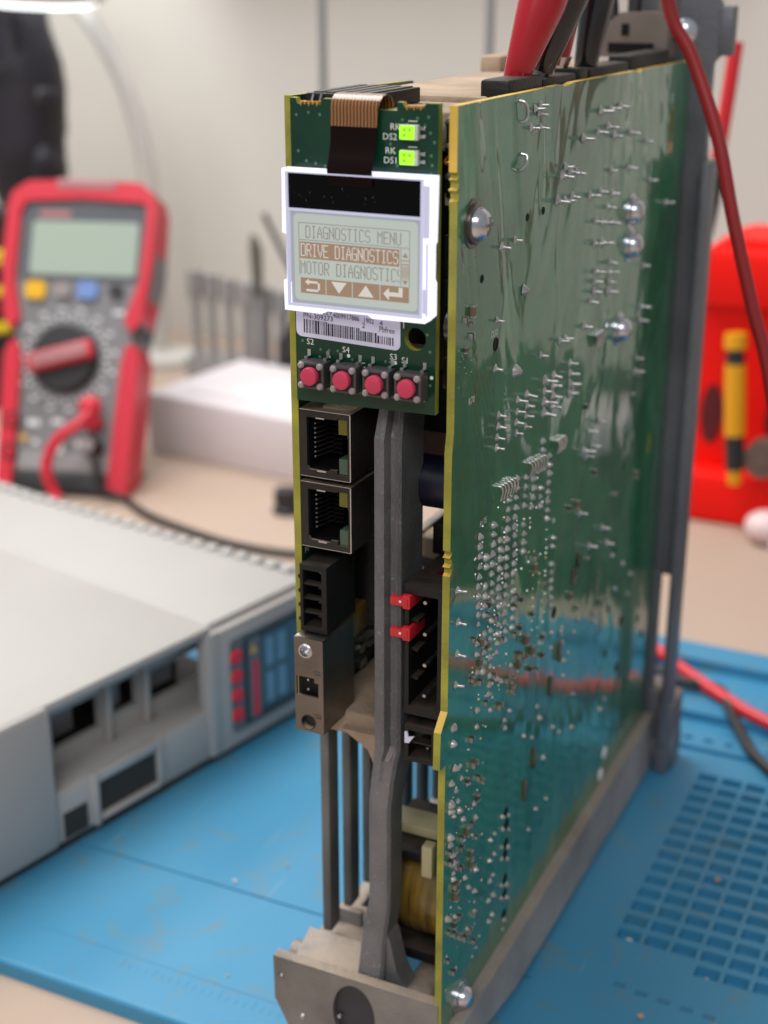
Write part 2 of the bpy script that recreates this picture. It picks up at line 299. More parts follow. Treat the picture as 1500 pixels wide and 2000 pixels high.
# ------------------------------------------------------------------ mesh builder (all input in mm, in drawing coordinates)
BASE = {}
class MB:
    def __init__(s): s.v = []; s.f = []; s.mi = []; s.cur = 0; s.T = None
    def add(s, vs, fs):
        o = len(s.v)
        for p in vs:
            p = Vector(p)
            if s.T is not None: p = s.T @ p
            s.v.append(p)
        for f in fs: s.f.append([i+o for i in f]); s.mi.append(s.cur)
        return s
    def m(s, i): s.cur = i; return s
    def box(s, x0, x1, y0, y1, z0, z1, b=0.):
        if x0 > x1: x0, x1 = x1, x0
        if y0 > y1: y0, y1 = y1, y0
        if z0 > z1: z0, z1 = z1, z0
        if b <= 0:
            vs = [(x, y, z) for z in (z0, z1) for y in (y0, y1) for x in (x0, x1)]
            return s.add(vs, [(0, 2, 3, 1), (4, 5, 7, 6), (0, 1, 5, 4), (2, 6, 7, 3), (0, 4, 6, 2), (1, 3, 7, 5)])
        b = min(b, .49*(x1-x0), .49*(y1-y0), .49*(z1-z0))
        bm = bmesh.new(); bmesh.ops.create_cube(bm, size=1)
        for v in bm.verts:
            v.co = Vector(((x0+x1)/2+v.co.x*(x1-x0), (y0+y1)/2+v.co.y*(y1-y0), (z0+z1)/2+v.co.z*(z1-z0)))
        bmesh.ops.bevel(bm, geom=list(bm.edges), offset=b, segments=2, affect='EDGES', profile=.5)
        bm.verts.index_update(); s.add([v.co.copy() for v in bm.verts], [[v.index for v in f.verts] for f in bm.faces]); bm.free(); return s
    def ring(s, c, ax, r, n, ry=None, ph=0.):
        ax = Vector(ax).normalized(); t = Vector((0, 0, 1)) if abs(ax.z) < .9 else Vector((1, 0, 0))
        u = ax.cross(t).normalized(); v = ax.cross(u); ry = r if ry is None else ry
        return [Vector(c)+u*r*math.cos(ph+2*math.pi*i/n)+v*ry*math.sin(ph+2*math.pi*i/n) for i in range(n)]
    def loft(s, rings, cap=True):
        n = len(rings[0]); vs = [p for r in rings for p in r]; fs = []
        for k in range(len(rings)-1):
            for i in range(n):
                j = (i+1) % n; fs.append((k*n+i, k*n+j, (k+1)*n+j, (k+1)*n+i))
        if cap: fs.append(list(range(n))[::-1]); fs.append([len(vs)-n+i for i in range(n)])
        return s.add(vs, fs)
    def cyl(s, p0, p1, r0, r1=None, n=16, cap=True):
        p0 = Vector(p0); p1 = Vector(p1); r1 = r0 if r1 is None else r1; a = p1-p0
        return s.loft([s.ring(p0, a, r0, n), s.ring(p1, a, r1, n)], cap)
    def lathe(s, o, ax, prof, n=20, cap=True):
        o = Vector(o); ax = Vector(ax).normalized()
        return s.loft([s.ring(o+ax*h, ax, max(r, .001), n) for r, h in prof], cap)
    def prism(s, poly, axis, a0, a1):
        def P(p, a): return {'x': (a, p[0], p[1]), 'y': (p[0], a, p[1]), 'z': (p[0], p[1], a)}[axis]
        n = len(poly); vs = [P(p, a0) for p in poly]+[P(p, a1) for p in poly]
        return s.add(vs, [list(range(n))[::-1], [n+i for i in range(n)]]+[(i, (i+1) % n, n+(i+1) % n, n+i) for i in range(n)])
    def plate(s, outline, holes, axis, a0, a1, mface=None, mside=None):
        """flat plate with holes; caps first, then the sides"""
        def P(p, a): return {'x': (a, p[0], p[1]), 'y': (p[0], a, p[1]), 'z': (p[0], p[1], a)}[axis]
        loops = [outline]+holes; keep = s.cur
        for a in (a0, a1):
            bm = bmesh.new()
            es = []
            for lp in loops:
                vv = [bm.verts.new(P(p, a)) for p in lp]
                for i in range(len(vv)): es.append(bm.edges.new((vv[i], vv[(i+1) % len(vv)])))
            bmesh.ops.triangle_fill(bm, use_beauty=True, use_dissolve=False, edges=es)
            bm.verts.index_update()
            if mface is not None: s.cur = mface
            s.add([v.co.copy() for v in bm.verts], [[v.index for v in f.verts] for f in bm.faces]); bm.free()
        if mside is not None: s.cur = mside
        for lp in loops:
            n = len(lp); s.add([P(p, a0) for p in lp]+[P(p, a1) for p in lp], [(i, (i+1) % n, n+(i+1) % n, n+i) for i in range(n)])
        s.cur = keep; return s
    def tube(s, pts, r, n=10, smooth=6, cap=True):
        pts = spline([Vector(p) for p in pts], smooth) if smooth else [Vector(p) for p in pts]
        rs = []; u = None
        for i, p in enumerate(pts):
            d = (pts[min(i+1, len(pts)-1)]-pts[max(i-1, 0)]).normalized()
            if u is None:
                t = Vector((0, 0, 1)) if abs(d.z) < .9 else Vector((1, 0, 0)); u = d.cross(t).normalized()
            else: u = (u-d*u.dot(d)).normalized()
            v = d.cross(u); q = r(i/(len(pts)-1)) if callable(r) else r
            rs.append([p+u*q*math.cos(2*math.pi*k/n)+v*q*math.sin(2*math.pi*k/n) for k in range(n)])
        return s.loft(rs, cap)
    def ball(s, c, rx, ry=None, rz=None, n=12, k=8):
        ry = rx if ry is None else ry; rz = rx if rz is None else rz; rings = []
        for j in range(1, k):
            t = math.pi*j/k
            rings.append([Vector((c[0]+rx*math.sin(t)*math.cos(2*math.pi*i/n), c[1]+ry*math.sin(t)*math.sin(2*math.pi*i/n), c[2]-rz*math.cos(t))) for i in range(n)])
        return s.loft(rings)
    def quad(s, a, b, c, d): return s.add([a, b, c, d], [(0, 1, 2, 3)])
    def build(s, name, mats, parent=None, smooth=35, at=None, kind=None, label=None, cat=None, group=None):
        if not isinstance(mats, (list, tuple)): mats = [mats]
        base = BASE.get(parent.name, Vector((0, 0, 0))) if parent else Vector(at if at else (0, 0, -ZB))
        me = bpy.data.meshes.new(name)
        me.from_pydata([(Vector(p)-base)*MM for p in s.v], [], s.f)
        for x in mats: me.materials.append(MT[x])
        bm = bmesh.new(); bm.from_mesh(me)
        for i, f in enumerate(bm.faces): f.material_index = s.mi[i]
        bmesh.ops.remove_doubles(bm, verts=bm.verts, dist=1e-7)
        bmesh.ops.recalc_face_normals(bm, faces=bm.faces); bm.to_mesh(me); bm.free()
        if smooth:
            me.polygons.foreach_set('use_smooth', [True]*len(me.polygons)); me.set_sharp_from_angle(angle=R(smooth))
        o = bpy.data.objects.new(name, me); COL.objects.link(o)
        if parent: o.parent = parent; BASE[o.name] = base
        else: o.location = (base+Vector((0, 0, ZB)))*MM; BASE[o.name] = base
        return tag(o, label, cat, group, kind)
def tag(o, label=None, cat=None, group=None, kind=None):
    for k, v in (('label', label), ('category', cat), ('group', group), ('kind', kind)):
        if v: o[k] = v
    return o
def thing(name, base, label, cat, group=None):
    o = bpy.data.objects.new(name, None); COL.objects.link(o); o.empty_display_size = .01
    o.location = (Vector(base)+Vector((0, 0, ZB)))*MM; BASE[o.name] = Vector(base)
    return tag(o, label, cat, group)
def spline(p, k):
    if len(p) < 3: return p
    q = [p[0]*2-p[1]]+p+[p[-1]*2-p[-2]]; out = []
    for i in range(1, len(q)-2):
        for t in range(k):
            t /= k; a, b, c, d = q[i-1], q[i], q[i+1], q[i+2]
            out.append(.5*((2*b)+(c-a)*t+(2*a-5*b+4*c-d)*t*t+(3*b-a-3*c+d)*t**3))
    return out+[p[-1]]
def frame(o, u, v, n):
    """matrix that sends local (u, v, n) in mm to drawing coordinates"""
    M = Matrix.Identity(4)
    for i, a in enumerate((u, v, n)):
        for j in range(3): M[j][i] = a[j]
    for j in range(3): M[j][3] = o[j]
    return M
def place(mesh_ob, name, parent, pos, rot=None, scale=1.):
    """another copy of a small part, sharing its mesh"""
    o = mesh_ob.copy(); COL.objects.link(o); o.name = name; o.parent = parent
    base = BASE[parent.name]; BASE[o.name] = base
    o.location = (Vector(pos)-base)*MM
    if rot: o.rotation_euler = rot
    o.scale = (scale,)*3 if not isinstance(scale, tuple) else scale
    return o
def circle(cx, cy, r, n=20): return [(cx+r*math.cos(2*math.pi*i/n), cy+r*math.sin(2*math.pi*i/n)) for i in range(n)]
def rrect(x0, x1, y0, y1, r, n=4):
    out = []
    for cx, cy, a in ((x1-r, y1-r, 0), (x0+r, y1-r, 90), (x0+r, y0+r, 180), (x1-r, y0+r, 270)):
        for i in range(n+1):
            t = R(a+90*i/n); out.append((cx+r*math.cos(t), cy+r*math.sin(t)))
    return out
def text_into(mb, s, size, T, depth=0., sx=1.):
    """lettering as flat outlines (built-in font), size = cap height in mm"""
    cu = bpy.data.curves.new('t', 'FONT'); cu.body = s; cu.size = 1.0; cu.resolution_u = 2; cu.extrude = 0
    ob = bpy.data.objects.new('t', cu); me = bpy.data.meshes.new_from_object(ob)
    k = size/.69; old = mb.T; mb.T = T
    mb.add([(v.co.x*k*sx, v.co.y*k, depth) for v in me.vertices], [list(p.vertices) for p in me.polygons]); mb.T = old
    bpy.data.objects.remove(ob); bpy.data.meshes.remove(me)

# ------------------------------------------------------------------ the setting
TB = -168.0
MB().box(-1500, 1500, -700, 640, TB-30, TB, 2).build('workbench', ['bench'], label='beige laminate workbench top under the blue mat', cat='workbench', at=(0, 0, TB-30))
MB().box(-2200, 2200, 640, 660, TB-600, 1500).build('wall', ['wall'], kind='structure', smooth=0)
MB().box(-425, -70, 580, 640, 140, 158, 2).build('shade_shelf', ['panel'], at=(-250, 600, 140), label='grey brown shelf board added out of view to shade the top of the wall', cat='shelf')  # added above the view so its shadow darkens the upper wall

# ------------------------------------------------------------------ blue mat: a relief of flat cells with real walls
def build_mat():
    x0, x1, y0, y1 = -185, 215, -2.6, 267
    hx = [58.0-7.7*0+7.7*i for i in range(15)]; hy = [78+6.95*j for j in range(14)]
    zs = {}
    xs = {x0, x1}; ys = {y0, y1}
    for c in hx: xs |= {c-3.2, c+3.2}
    for c in hy: ys |= {c-2.3, c+2.3}
    ys |= {71.05-2.3, 71.05+2.3}
    bands = [(183, 187, -1.4), (196, 211, -3.2), (229, 253, -4.2)]
    for a, b, h in bands: ys |= {a, b}
    trays = [(-20, 14), (18, 76), (80, 140), (144, 200)]
    for a, b in trays: xs |= {a, b}
    seam = (49.2, 50.0); ys |= set(seam); xs |= {-178, 40}
    for k in range(24): xs |= {30+7*k, 33+7*k}
    ys |= {191, 193.5}
    xs = sorted(xs); ys = sorted(ys); H = {}
    def inh(v, arr, h): return any(abs(v-c) < h for c in arr)
    for i in range(len(xs)-1):
        for j in range(len(ys)-1):
            cx = (xs[i]+xs[i+1])/2; cy = (ys[j]+ys[j+1])/2; h = 0.
            if inh(cx, hx, 3.2) and (inh(cy, hy, 2.3) or (abs(cy-71.05) < 2.3 and cx > 77)): h = -2.6
            if seam[0] < cy < seam[1] and -178 < cx < 40: h = -.5
            for a, b, d in bands:
                if a < cy < b and any(p < cx < q for p, q in trays): h = d
            if 191 < cy < 193.5 and cx > 30 and (cx-30) % 7 < 3: h = -1.0
            H[i, j] = h
    mb = MB()
    for i in range(len(xs)-1):
        for j in range(len(ys)-1):
            z = -163+H[i, j]; a, b, c, d = xs[i], xs[i+1], ys[j], ys[j+1]
            mb.quad((a, c, z), (b, c, z), (b, d, z), (a, d, z))
            for ni, nj, p, q in ((i+1, j, (b, c), (b, d)), (i, j+1, (a, d), (b, d))):
                if (ni, nj) in H and H[ni, nj] != H[i, j]:
                    z2 = -163+H[ni, nj]; mb.quad((*p, z), (*q, z), (*q, z2), (*p, z2))
    # rounded outer edge
    for (xa, ya, xb, yb, nx, ny) in ((x0, y0, x1, y0, 0, -1), (x1, y0, x1, y1, 1, 0), (x1, y1, x0, y1, 0, 1), (x0, y1, x0, y0, -1, 0)):
        prev = None
        for t in range(6):
            an = math.pi/2*t/5 if t < 5 else math.pi/2
            off = 1.5*math.sin(an); zz = -163-1.5*(1-math.cos(an)) if t < 5 else -168
            cur = ((xa+nx*off, ya+ny*off, zz), (xb+nx*off, yb+ny*off, zz))
            if prev: mb.quad(prev[0], prev[1], cur[1], cur[0])
            prev = cur
    o = mb.build('work_mat', ['mat'], smooth=0, label='blue silicone work mat with grid of small pockets lying on the bench', cat='mat', at=(0, 0, -168))
    r = MB()
    for k in range(60):
        x = -60+2.5*k; L = 3.5 if k % 4 == 0 else 2.
        if x < -12: r.quad((x-.14, 7.2, -162.97), (x+.14, 7.2, -162.97), (x+.14, 7.2+L, -162.97), (x-.14, 7.2+L, -162.97))
    r.quad((-90, 12.0, -162.96), (-12, 12.0, -162.96), (-12, 12.25, -162.96), (-90, 12.25, -162.96))
    for k, (x, y) in enumerate([(60, 56), (66, 55), (72, 54.5), (78, 54), (84, 53.5)]):
        r.box(x, x+3.4, y, y+1.8, -163, -162.9)
    r.build('ruler_marks', ['matmark'], o, smooth=0, kind='stuff')
    return o
WM = build_mat()
for k, (x, y, z, s, mt) in enumerate([(-52, 52.6, -163, .7, 'crumbw'), (58, 78.4, -165.6, .9, 'crumbw'), (76, 96, -165.6, .8, 'crumb'), (74, 113, -163, .9, 'crumb'),
                                      (81, 71, -165.6, .8, 'crumbw'), (-42, 66, -163, .5, 'crumb'), (70, 47, -163, .9, 'crumb'), (-32, 16, -163, .4, 'crumb')]):
    b = MB(); pts = []
    b.ball((x, y, z+s*.6), s*1.1, s*.8, s*.6, 7, 5)
    for i, v in enumerate(b.v): b.v[i] = v+Vector((random.uniform(-.2, .2), random.uniform(-.2, .2), random.uniform(-.1, .1)))*s
    lab = ['pale crumb by the seam of the mat, left of the drive', 'pale scrap in the front left pocket of the mat grid', 'brown speck inside a front pocket of the mat grid',
           'brown speck on the rim between pockets of the mat grid', 'pale scrap in the foremost row of mat pockets', 'tiny dark speck on the mat behind the white housing end', 'dark crumb on bare mat in front of the pocket grid', 'tiny dark speck on the mat near the grey end plate'][k]
    b.build('crumb', [mt], at=(x, y, z), label=lab, cat='crumb', group='crumbs on the mat')

# ------------------------------------------------------------------ the drive
D = thing('drive_module', (15, 80, -163), 'open electronic drive with lit display and tall green circuit board standing on the blue mat', 'electronic drive')

def build_drive():
    # cast strut (front): upper U profile, lower plain bar that steps to the left
    s = MB()
    pl_ = [(16.3, 5.2), (16.9, 3.6), (18.4, 3.0), (19.2, 3.4), (19.7, 5.6), (21.2, 5.6), (21.5, 4.0), (22.2, 3.4), (22.8, 4.2), (22.8, 15), (16.3, 15)]
    s.prism(pl_, 'z', -76, -5)
    s.loft([[Vector((x, y, -5)) for x, y in pl_], [Vector((16.9+(x-16.3)*.86, y+2.4, 3.5)) for x, y in pl_], [Vector((16.9+(x-16.3)*.86, y+2.4, 12)) for x, y in pl_]])
    low = [(14.6, 5.2), (15.4, 3.7), (16.4, 3.15), (17.6, 3.0), (18.2, 2.9), (18.9, 2.9), (19.4, 3.0), (20.0, 3.2), (20.6, 4.0), (20.6, 10), (14.6, 10)]
    mid = [(16.0, 5.2), (16.6, 3.6), (18.0, 3.0), (18.6, 3.1), (19.1, 3.7), (20.2, 3.7), (20.7, 3.4), (21.4, 3.4), (22.1, 4.2), (22.2, 14), (16.0, 14)]
    rows = [(-76, pl_), (-79, mid), (-84, [((a+c)/2, (b+d)/2) for (a, b), (c, d) in zip(mid, low)]), (-91, low), (-117, low), (-126, [(x-1.3 if x < 17 else x-.8, y-.8) for x, y in low]), (-138, [(x-2.0 if x < 17 else x-.9, y-2.4) for x, y in low])]
    s.loft([[Vector((x, y, z)) for x, y in pr_] for z, pr_ in rows])
    s.prism([(19.4, -140), (25.5, -140), (22.4, -134), (20.6, -126), (19.4, -124)], 'y', 3.4, 9)
    s.build('strut', ['castd'], D, smooth=25)
    # bent end plate at the foot
    p = MB()
    ol = [(-7.3, -135.2), (35.3, -135.2), (35.3, -163), (0.6, -163), (-7.2, -147.4)]
    oval = [(14+5.5*math.cos(2*math.pi*i/32), -145.4+8.4*math.sin(2*math.pi*i/32)) for i in range(32)]
    p.plate(ol, [oval, circle(-5.2, -140.4, .8, 10)], 'y', -2.2, 0.6)
    p.build('end_plate', ['cast'], D, smooth=30)
    MB().prism([(14+(x-14)*.998, -145.4+(z+145.4)*.998) for x, z in oval], 'y', -.9, 1.4).build('hole_cap', ['navycap'], D)
    q = MB(); q.lathe((-5.2, -1.0, -140.4), (0, -1, 0), [(.79, 0), (.7, .9), (.4, 1.3), (.1, 1.4)], 10); q.build('rivet', ['steel'], D)
    for x, z in ((.4, -150.3), (9.9, -147.4)): MB().lathe((x, -1.4 if x > 5 else -2.2, z), (0, -1, 0), [(.7, 0), (.5, .5), (.1, .7)], 10).build('rivet', ['steel'], D)
    # floor frame of the casting
    f = MB()
    f.prism([(0.7, -141), (12, -136), (16, -140), (30, -140), (30, -147), (0.7, -150)], 'x', -5, 12.2)
    f.box(12, 34, 1, 12, -150, -142, 1.0); f.lathe((27, 2, -143), (0, 1, 0), [(5, 0), (5, 20), (4, 22)], 20)
    f.box(-5, 33, 62, 70, -150, -144, .8); f.box(-5, 33, 36, 40, -146, -142.2, .6); f.box(-5, 33, 120, 130, -150, -144, .8)
    f.box(-5, -.4, 28, 166, -152, -141, 1)
    f.cyl((-8, 9, -142), (-3, 9, -142), 3, 3, 14)
    for y in (22, 60, 100, 140): f.box(-3.4, 4, y, y+1.6, -145, -136, .4)
    f.build('base_casting', ['cast'], D, smooth=30)
    # side rail under the board
    r = MB()
    r.prism([(4, -143.6), (168, -142.6), (168, -161.6), (40, -159), (4, -152)], 'x', 34.2, 39.2)
    r.box(33, 38.4, 4.5, 16, -160, -150, 1.2); r.box(35, 41, 1, 9, -158, -147.5, 1.5)
    r.build('side_rail', ['rail'], D, smooth=30)
    # left grille: each bar a part
    g0 = MB().box(-2.3, .1, 13.5, 18.6, -137, -74, .5).build('grille_bar', ['grille'], D)
    for k in range(1, 14):
        o = place(g0, 'grille_bar', D, BASE[D.name]); o.location.y += 11.0*k*MM
    # wall of the casting above the grille, with its window
    wl = MB()
    wl.plate([(66, 59), (166, 59), (166, -72), (13, -72), (13, -78.5), (60, -78.5), (66, -72)][:3]+[(166, -78), (13, -78), (13, -73), (66, -73)], [[(66.6, -38.8), (92, -38.8), (92, -50.6), (66.6, -50.6)]], 'x', -2.6, -.6)
    wl.build('side_wall', ['castd'], D, smooth=0)
    lg = MB()
    lg.box(-2, 26, 66, 74, -57, -51.4, .5); lg.box(-2, 30, 50, 64, -64, -58.5, .6)
    lg.prism([(6.4, -76), (16.4, -76), (16.4, -88), (13, -80)], 'y', 8, 40); lg.box(0.2, 16, 10, 60, -78.5, -72.5, .8)
    lg.build('cross_web', ['dusty'], D, smooth=30)
    # rear bracket
    b = MB()
    b.prism([(18, 118), (41.4, 118), (41.4, 78), (43.6, 74), (43.6, 62), (41.6, 60), (41.6, 38), (42.4, 20), (42.4, -93.5), (18, -93.5)], 'y', 167, 171)
    b.box(42.4, 44.6, 160, 171.4, -150, 34, .5)
    b.box(34.6, 37.6, 166.5, 171, -150, -93, .5); b.box(18, 34, 167.2, 170.8, -150, -93.6)
    b.box(43.6, 47, 165, 171, 62, 75, .6)
    b.box(40, 45.4, 164, 180, -163, -138, 1.4); b.cyl((36.6, 172, -156), (45.8, 172, -156), 6.8, 6.8, 20); b.box(36, 41, 166, 178, -152, -134, 1)
    b.build('rear_bracket', ['bracket'], D, smooth=30)
    t = MB()
    t.prism([(13, 61.8), (33, 61.8), (33, 72.6), (30, 73.4), (20, 73.4), (16.5, 70.5), (15.5, 66.5), (13, 65)], 'y', 150, 160)
    t.m(1).box(17, 29.5, 149.6, 150.2, 63, 65.6); t.box(20.5, 22.5, 149.6, 150.2, 67.5, 70.5)
    t.m(0).box(29.5, 34, 152, 158, 72, 77)
    t.build('terminal_clamp', ['clamp', 'blackin'], D, smooth=30)
    MB().lathe((35.6, 158, 68.5), (.3, -1, 0), [(3.6, 0), (3.4, 1.4), (2.4, 2.2), (1.0, 2.6), (.1, 2.7)], 18).build('screw', ['screw'], D)
    c = MB(); c.tube([(16, 156, 71), (14.5, 157, 80), (10, 160, 100)], 1.9, 10); c.tube([(22, 156, 72), (21.5, 157, 80), (18, 160, 100)], 1.9, 10)
    c.build('supply_wire', ['leadblack'], D)
    # dusty top cover and strips
    MB().box(0.5, 29.5, 28, 164, 57, 60.4, .6).build('top_cover', ['dusty'], D)
    MB().box(-.5, 5, 100, 118, 60, 64.2, .8).build('end_block', ['dusty'], D)
    k = MB()
    k.box(27.6, 33.8, 30, 50, 56, 63.6, .7); k.box(29, 33.8, 52, 72, 56, 62.6, .5); k.box(27.8, 33.9, 74, 80, 56, 63.4, .4); k.box(28.2, 34, 82, 112, 56, 63, .5); k.box(28, 34, 114, 150, 56, 64.2, .6)
    k.build('terminal_strip', ['black'], D)
    h = MB().box(1, 30.5, 8, 28, 52, 59.2, .6)
    h.build('top_shroud', ['dusty'], D)
    u = MB(); u.box(3.4, 17.4, 2.2, 24, 59.3, 62.2, .2)
    u.build('top_connector', ['black'], D)
    u = MB()
    for i in range(5): u.box(4.6+2.5*i, 6.2+2.5*i, 3.2, 23, 62.2, 62.45)
    u.build('connector_ribs', ['swbody'], D, smooth=0)
    u = MB()
    for x in (5.2, 6.9, 13.2, 15): u.tube([(x, 1.9, 62), (x-.3, 1.6, 60.5), (x, 1.0, 59.8)], .22, 6)
    u.build('connector_lead', ['tin'], D)
    # dark blocks that fill the gap between the boards
    n = MB(); n.box(8, 33.8, 20, 64, 6, 48, 1); n.box(14, 33.6, 24, 64, -9, 5.6, 1); n.box(1, 8, 22, 38, -57, -10, 1); n.box(22, 34, 22, 60, -36, -29, .5)
    n.build('inner_block', ['black'], D)
    MB().cyl((21, 18, -17.5), (33, 18, -17.5), 5.6, 5.6, 20).build('capacitor', ['navy'], D)
    MB().cyl((29.5, 12, 18), (34, 12, 18), 3.2, 3.2, 18).build('capacitor', ['grey_cyl'], D)
    n = MB()
    for z, hh in ((55, 2.6), (46, 2.2), (33, 4), (26, 2.4), (10, 3.2)): n.box(31, 34.2, 5, 11, z-hh, z+hh, .4)
    n.build('side_component', ['black'], D)
    MB().box(30.6, 34.2, 6, 12, 42.3, 44.6, .2).build('side_component', ['cream'], D)
    MB().tube([(33.5, 6, 51.5), (31.5, 5, 50.2), (30.4, 7, 50.6), (31, 10, 52)], .35, 8).build('coil_wire', ['copper'], D)
    n = MB()
    for z in (57.5, 53, 47.5): n.ball((32.2, 6, z), 1.6, 2, 1.4, 10, 6)
    n.build('bead_component', ['black'], D)
    # inductor and bits in the lower bay
    MB().lathe((15, 25, -123), (1, 0, 0), [(10, 0), (11.6, 1.5), (12.0, 5), (12.0, 14), (11.6, 17.4), (10, 18.6)], 30).build('inductor', ['tape'], D)
    n = MB(); n.box(14.4, 15, 11, 39, -134.6, -109.5, .2); n.box(33.2, 34.2, 11, 39, -134.6, -109.5, .2); n.box(14.6, 34, 12, 38, -136.4, -133.4, .4)
    n.box(12, 34, 14, 36, -110.6, -108.2, .4)
    n.build('inductor_bobbin', ['black'], D)
    MB().box(11, 34, 20, 27, -107.6, -105.0, .3).build('spacer_strip', ['cream'], D)
    MB().box(25.8, 28.6, 9, 12.2, -110.5, -102.2, .5).build('standoff_post', ['cream'], D)
    # stacked control board on the left
    cb = MB(); cb.plate([(3, 61.5), (59, 60.8), (65, 56), (65, -52), (58, -56), (58, -74.4), (3, -74.4)], [], 'x', -1.75, -.1, 0, 1)
    cbo = cb.build('control_board', ['green', 'fr4'], D, smooth=0)
    a = MB(); text_into(a, 'P6', 1.3, frame((-.05, 4.4, -33.2), (0, 1, 0), (0, 0, 1), (1, 0, 0))); a.build('silk_text', ['silk'], cbo, smooth=0)
    n = MB()
    for i in range(26): y = random.uniform(20, 55); z = random.uniform(-72, -52); n.box(-.1, random.uniform(.5, 1.6), y, y+random.uniform(1, 3), z, z+random.uniform(.8, 2.4))
    for i in range(5): n.box(-.1, .8, 19, 21, -39.4-1.1*i, -38.8-1.1*i)
    n.build('small_component', ['tin'], cbo, smooth=0)
    MB().box(0, 6, 9, 24, -57, -50.2, .5).build('header_block', ['tape'], D)
    return cbo
CB = build_drive()

# ---- front display board
def build_display():
    ol = [(1.7, 61.5), (2.9, 61.5), (3.3, 60.4), (8.2, 60.4), (8.6, 61.5), (10.4, 61.5), (10.4, 59.0), (20.2, 59.0), (20.2, 59.9), (23.9, 59.9), (23.9, 61.4), (25, 61.4), (25.4, 60.5), (29.3, 60.5), (29.7, 61.4), (32.2, 61.4), (32.2, 3.2), (1.9, 2.6)]
    b = MB().plate(ol, [circle(27.9, 17.8, 2.25, 22)], 'y', -1.0, .7, 0, 1)
    db = b.build('display_board', ['green', 'fr4'], D, smooth=0)
    # gold castellations in the notches
    g = MB()
    for x0, x1 in ((3.6, 7.9), (25.6, 29.0)):
        for i in range(5): x = x0+(x1-x0)*(i+.5)/5; g.prism([(x-.3, 60.9), (x+.3, 60.9), (x, 60.0+.25*(i % 2))], 'y', -1.12, .75)
    g.build('edge_contact', ['gold'], db, smooth=0)
    F = lambda x, z, y=-1.06: frame((x, y, z), (1, 0, 0), (0, 0, 1), (0, -1, 0))
    s = MB()
    for t, x, z, h in (('RK', 22.5, 56.5, 1.15), ('DS2', 21.0, 54.7, 1.15), ('RK', 21.5, 52.2, 1.15), ('DS1', 21.2, 50.45, 1.15), ('S2', 4.3, 14.4, 1.15), ('S4', 12.2, 13.6, 1.15), ('S3', 22.5, 13.3, 1.15), ('S1', 25.0, 12.85, 1.15), ('1', 25.0, 19.7, 1.2), ('C', 16.2, 11.0, 1.0)):
        q_ = MB(); text_into(q_, t, h, F(x, z), sx=1.05); q_.build('silk_text', ['silk'], db, smooth=0)
    for x, z in ((9.2, 12.3), (13.6, 13.0), (23.7, 12.7), (31.4, 10.6)): s.prism(circle(x, z, .38, 10), 'y', -1.05, -1.0)
    s.box(26.2, 28.0, -1.05, -1.0, 58.1, 58.25); s.box(26.2, 28.0, -1.05, -1.0, 53.5, 53.65)
    s.build('silk_mark', ['silk'], db, smooth=0)
    v = MB()
    for x, z in [(3, 58.4), (8, 58.6), (3.3, 51.8), (5, 50), (7, 49.6), (9, 49.2), (25, 58.3), (28, 58.7), (30.2, 59), (26, 57.6), (29.5, 57.4), (30.6, 56.2), (31.4, 54.6), (30.8, 52.2), (30.8, 48.9), (31, 50.5), (22.6, 53.9), (23.4, 52.4), (24, 50.1), (26.5, 52), (3.4, 15), (7.4, 13.6), (9.3, 13.6), (11.2, 13.7), (7.2, 12.1), (14.4, 12.3), (21.6, 12.7), (22.6, 12.7), (24, 10.6), (29.9, 12.6), (31, 15.6), (31.1, 9)]:
        v.lathe((x, -1.0, z), (0, -1, 0), [(.32, 0), (.3, .05), (.14, .06), (.12, .02)], 8)
    for x, z in ((30.4, 18.9), (5.6, 58.9)): v.lathe((x, -1.0, z), (0, -1, 0), [(.3, 0), (.28, .05), (.1, .05)], 8)
    v.build('via_ring', ['via'], db, smooth=0, kind='stuff')
    # LEDs
    for i, z in enumerate((56.25, 51.75)):
        l = MB().box(24.9, 28.6, -2.2, -1.0, z-1.35, z+1.35, .15)
        l.m(1).box(25.0, 27.9, -2.4, -2.15, z-1.22, z+1.22, .25)
        l.m(2)
        for ax, az in ((26.0, .5), (27.1, .5), (26.0, -.5)): l.box(ax-.26, ax+.26, -2.43, -2.39, z+az-.28, z+az+.28)
        l.m(3)
        for az in (.7, -.7): l.box(28.6, 29.8, -1.5, -1.0, z+az-.3, z+az+.3, .1)
        l.build('indicator_led', ['ledcase', 'led', 'leddark', 'tin'], db, smooth=20)
    # white barcode label
    lb = MB(); lb.prism(rrect(2.1, 24.8, 15.6, 22.0, 1.2), 'y', -1.14, -1.02)
    old = lb.v; sh = []
    for p in lb.v: sh.append(Vector((p.x, p.y, p.z-.035*(p.x-2)+.35)))
    lb.v = sh; lab = lb.build('barcode_label', ['paper'], D, smooth=0)
    K = lambda x, z: frame((x, -1.19, z), (1, 0, -.035), (.0, 0, 1), (0, -1, 0))
    t = MB()
    text_into(t, 'MK763229', 1.0, K(3.7, 20.95)); text_into(t, 'PN-309273', 1.0, K(3.7, 19.75)); text_into(t, '4009917886', 1.0, K(10.3, 20.35), sx=.80)
    text_into(t, '1902', 1.0, K(16.9, 20.0), sx=.8); text_into(t, '4', 1.0, K(20.4, 19.75)); text_into(t, '2', 1.0, K(16.6, 18.95)); text_into(t, 'Pbfree', 1.1, K(20.3, 18.55), sx=.8)
    x = 3.8; t.T = None
    rnd = random.Random(5)
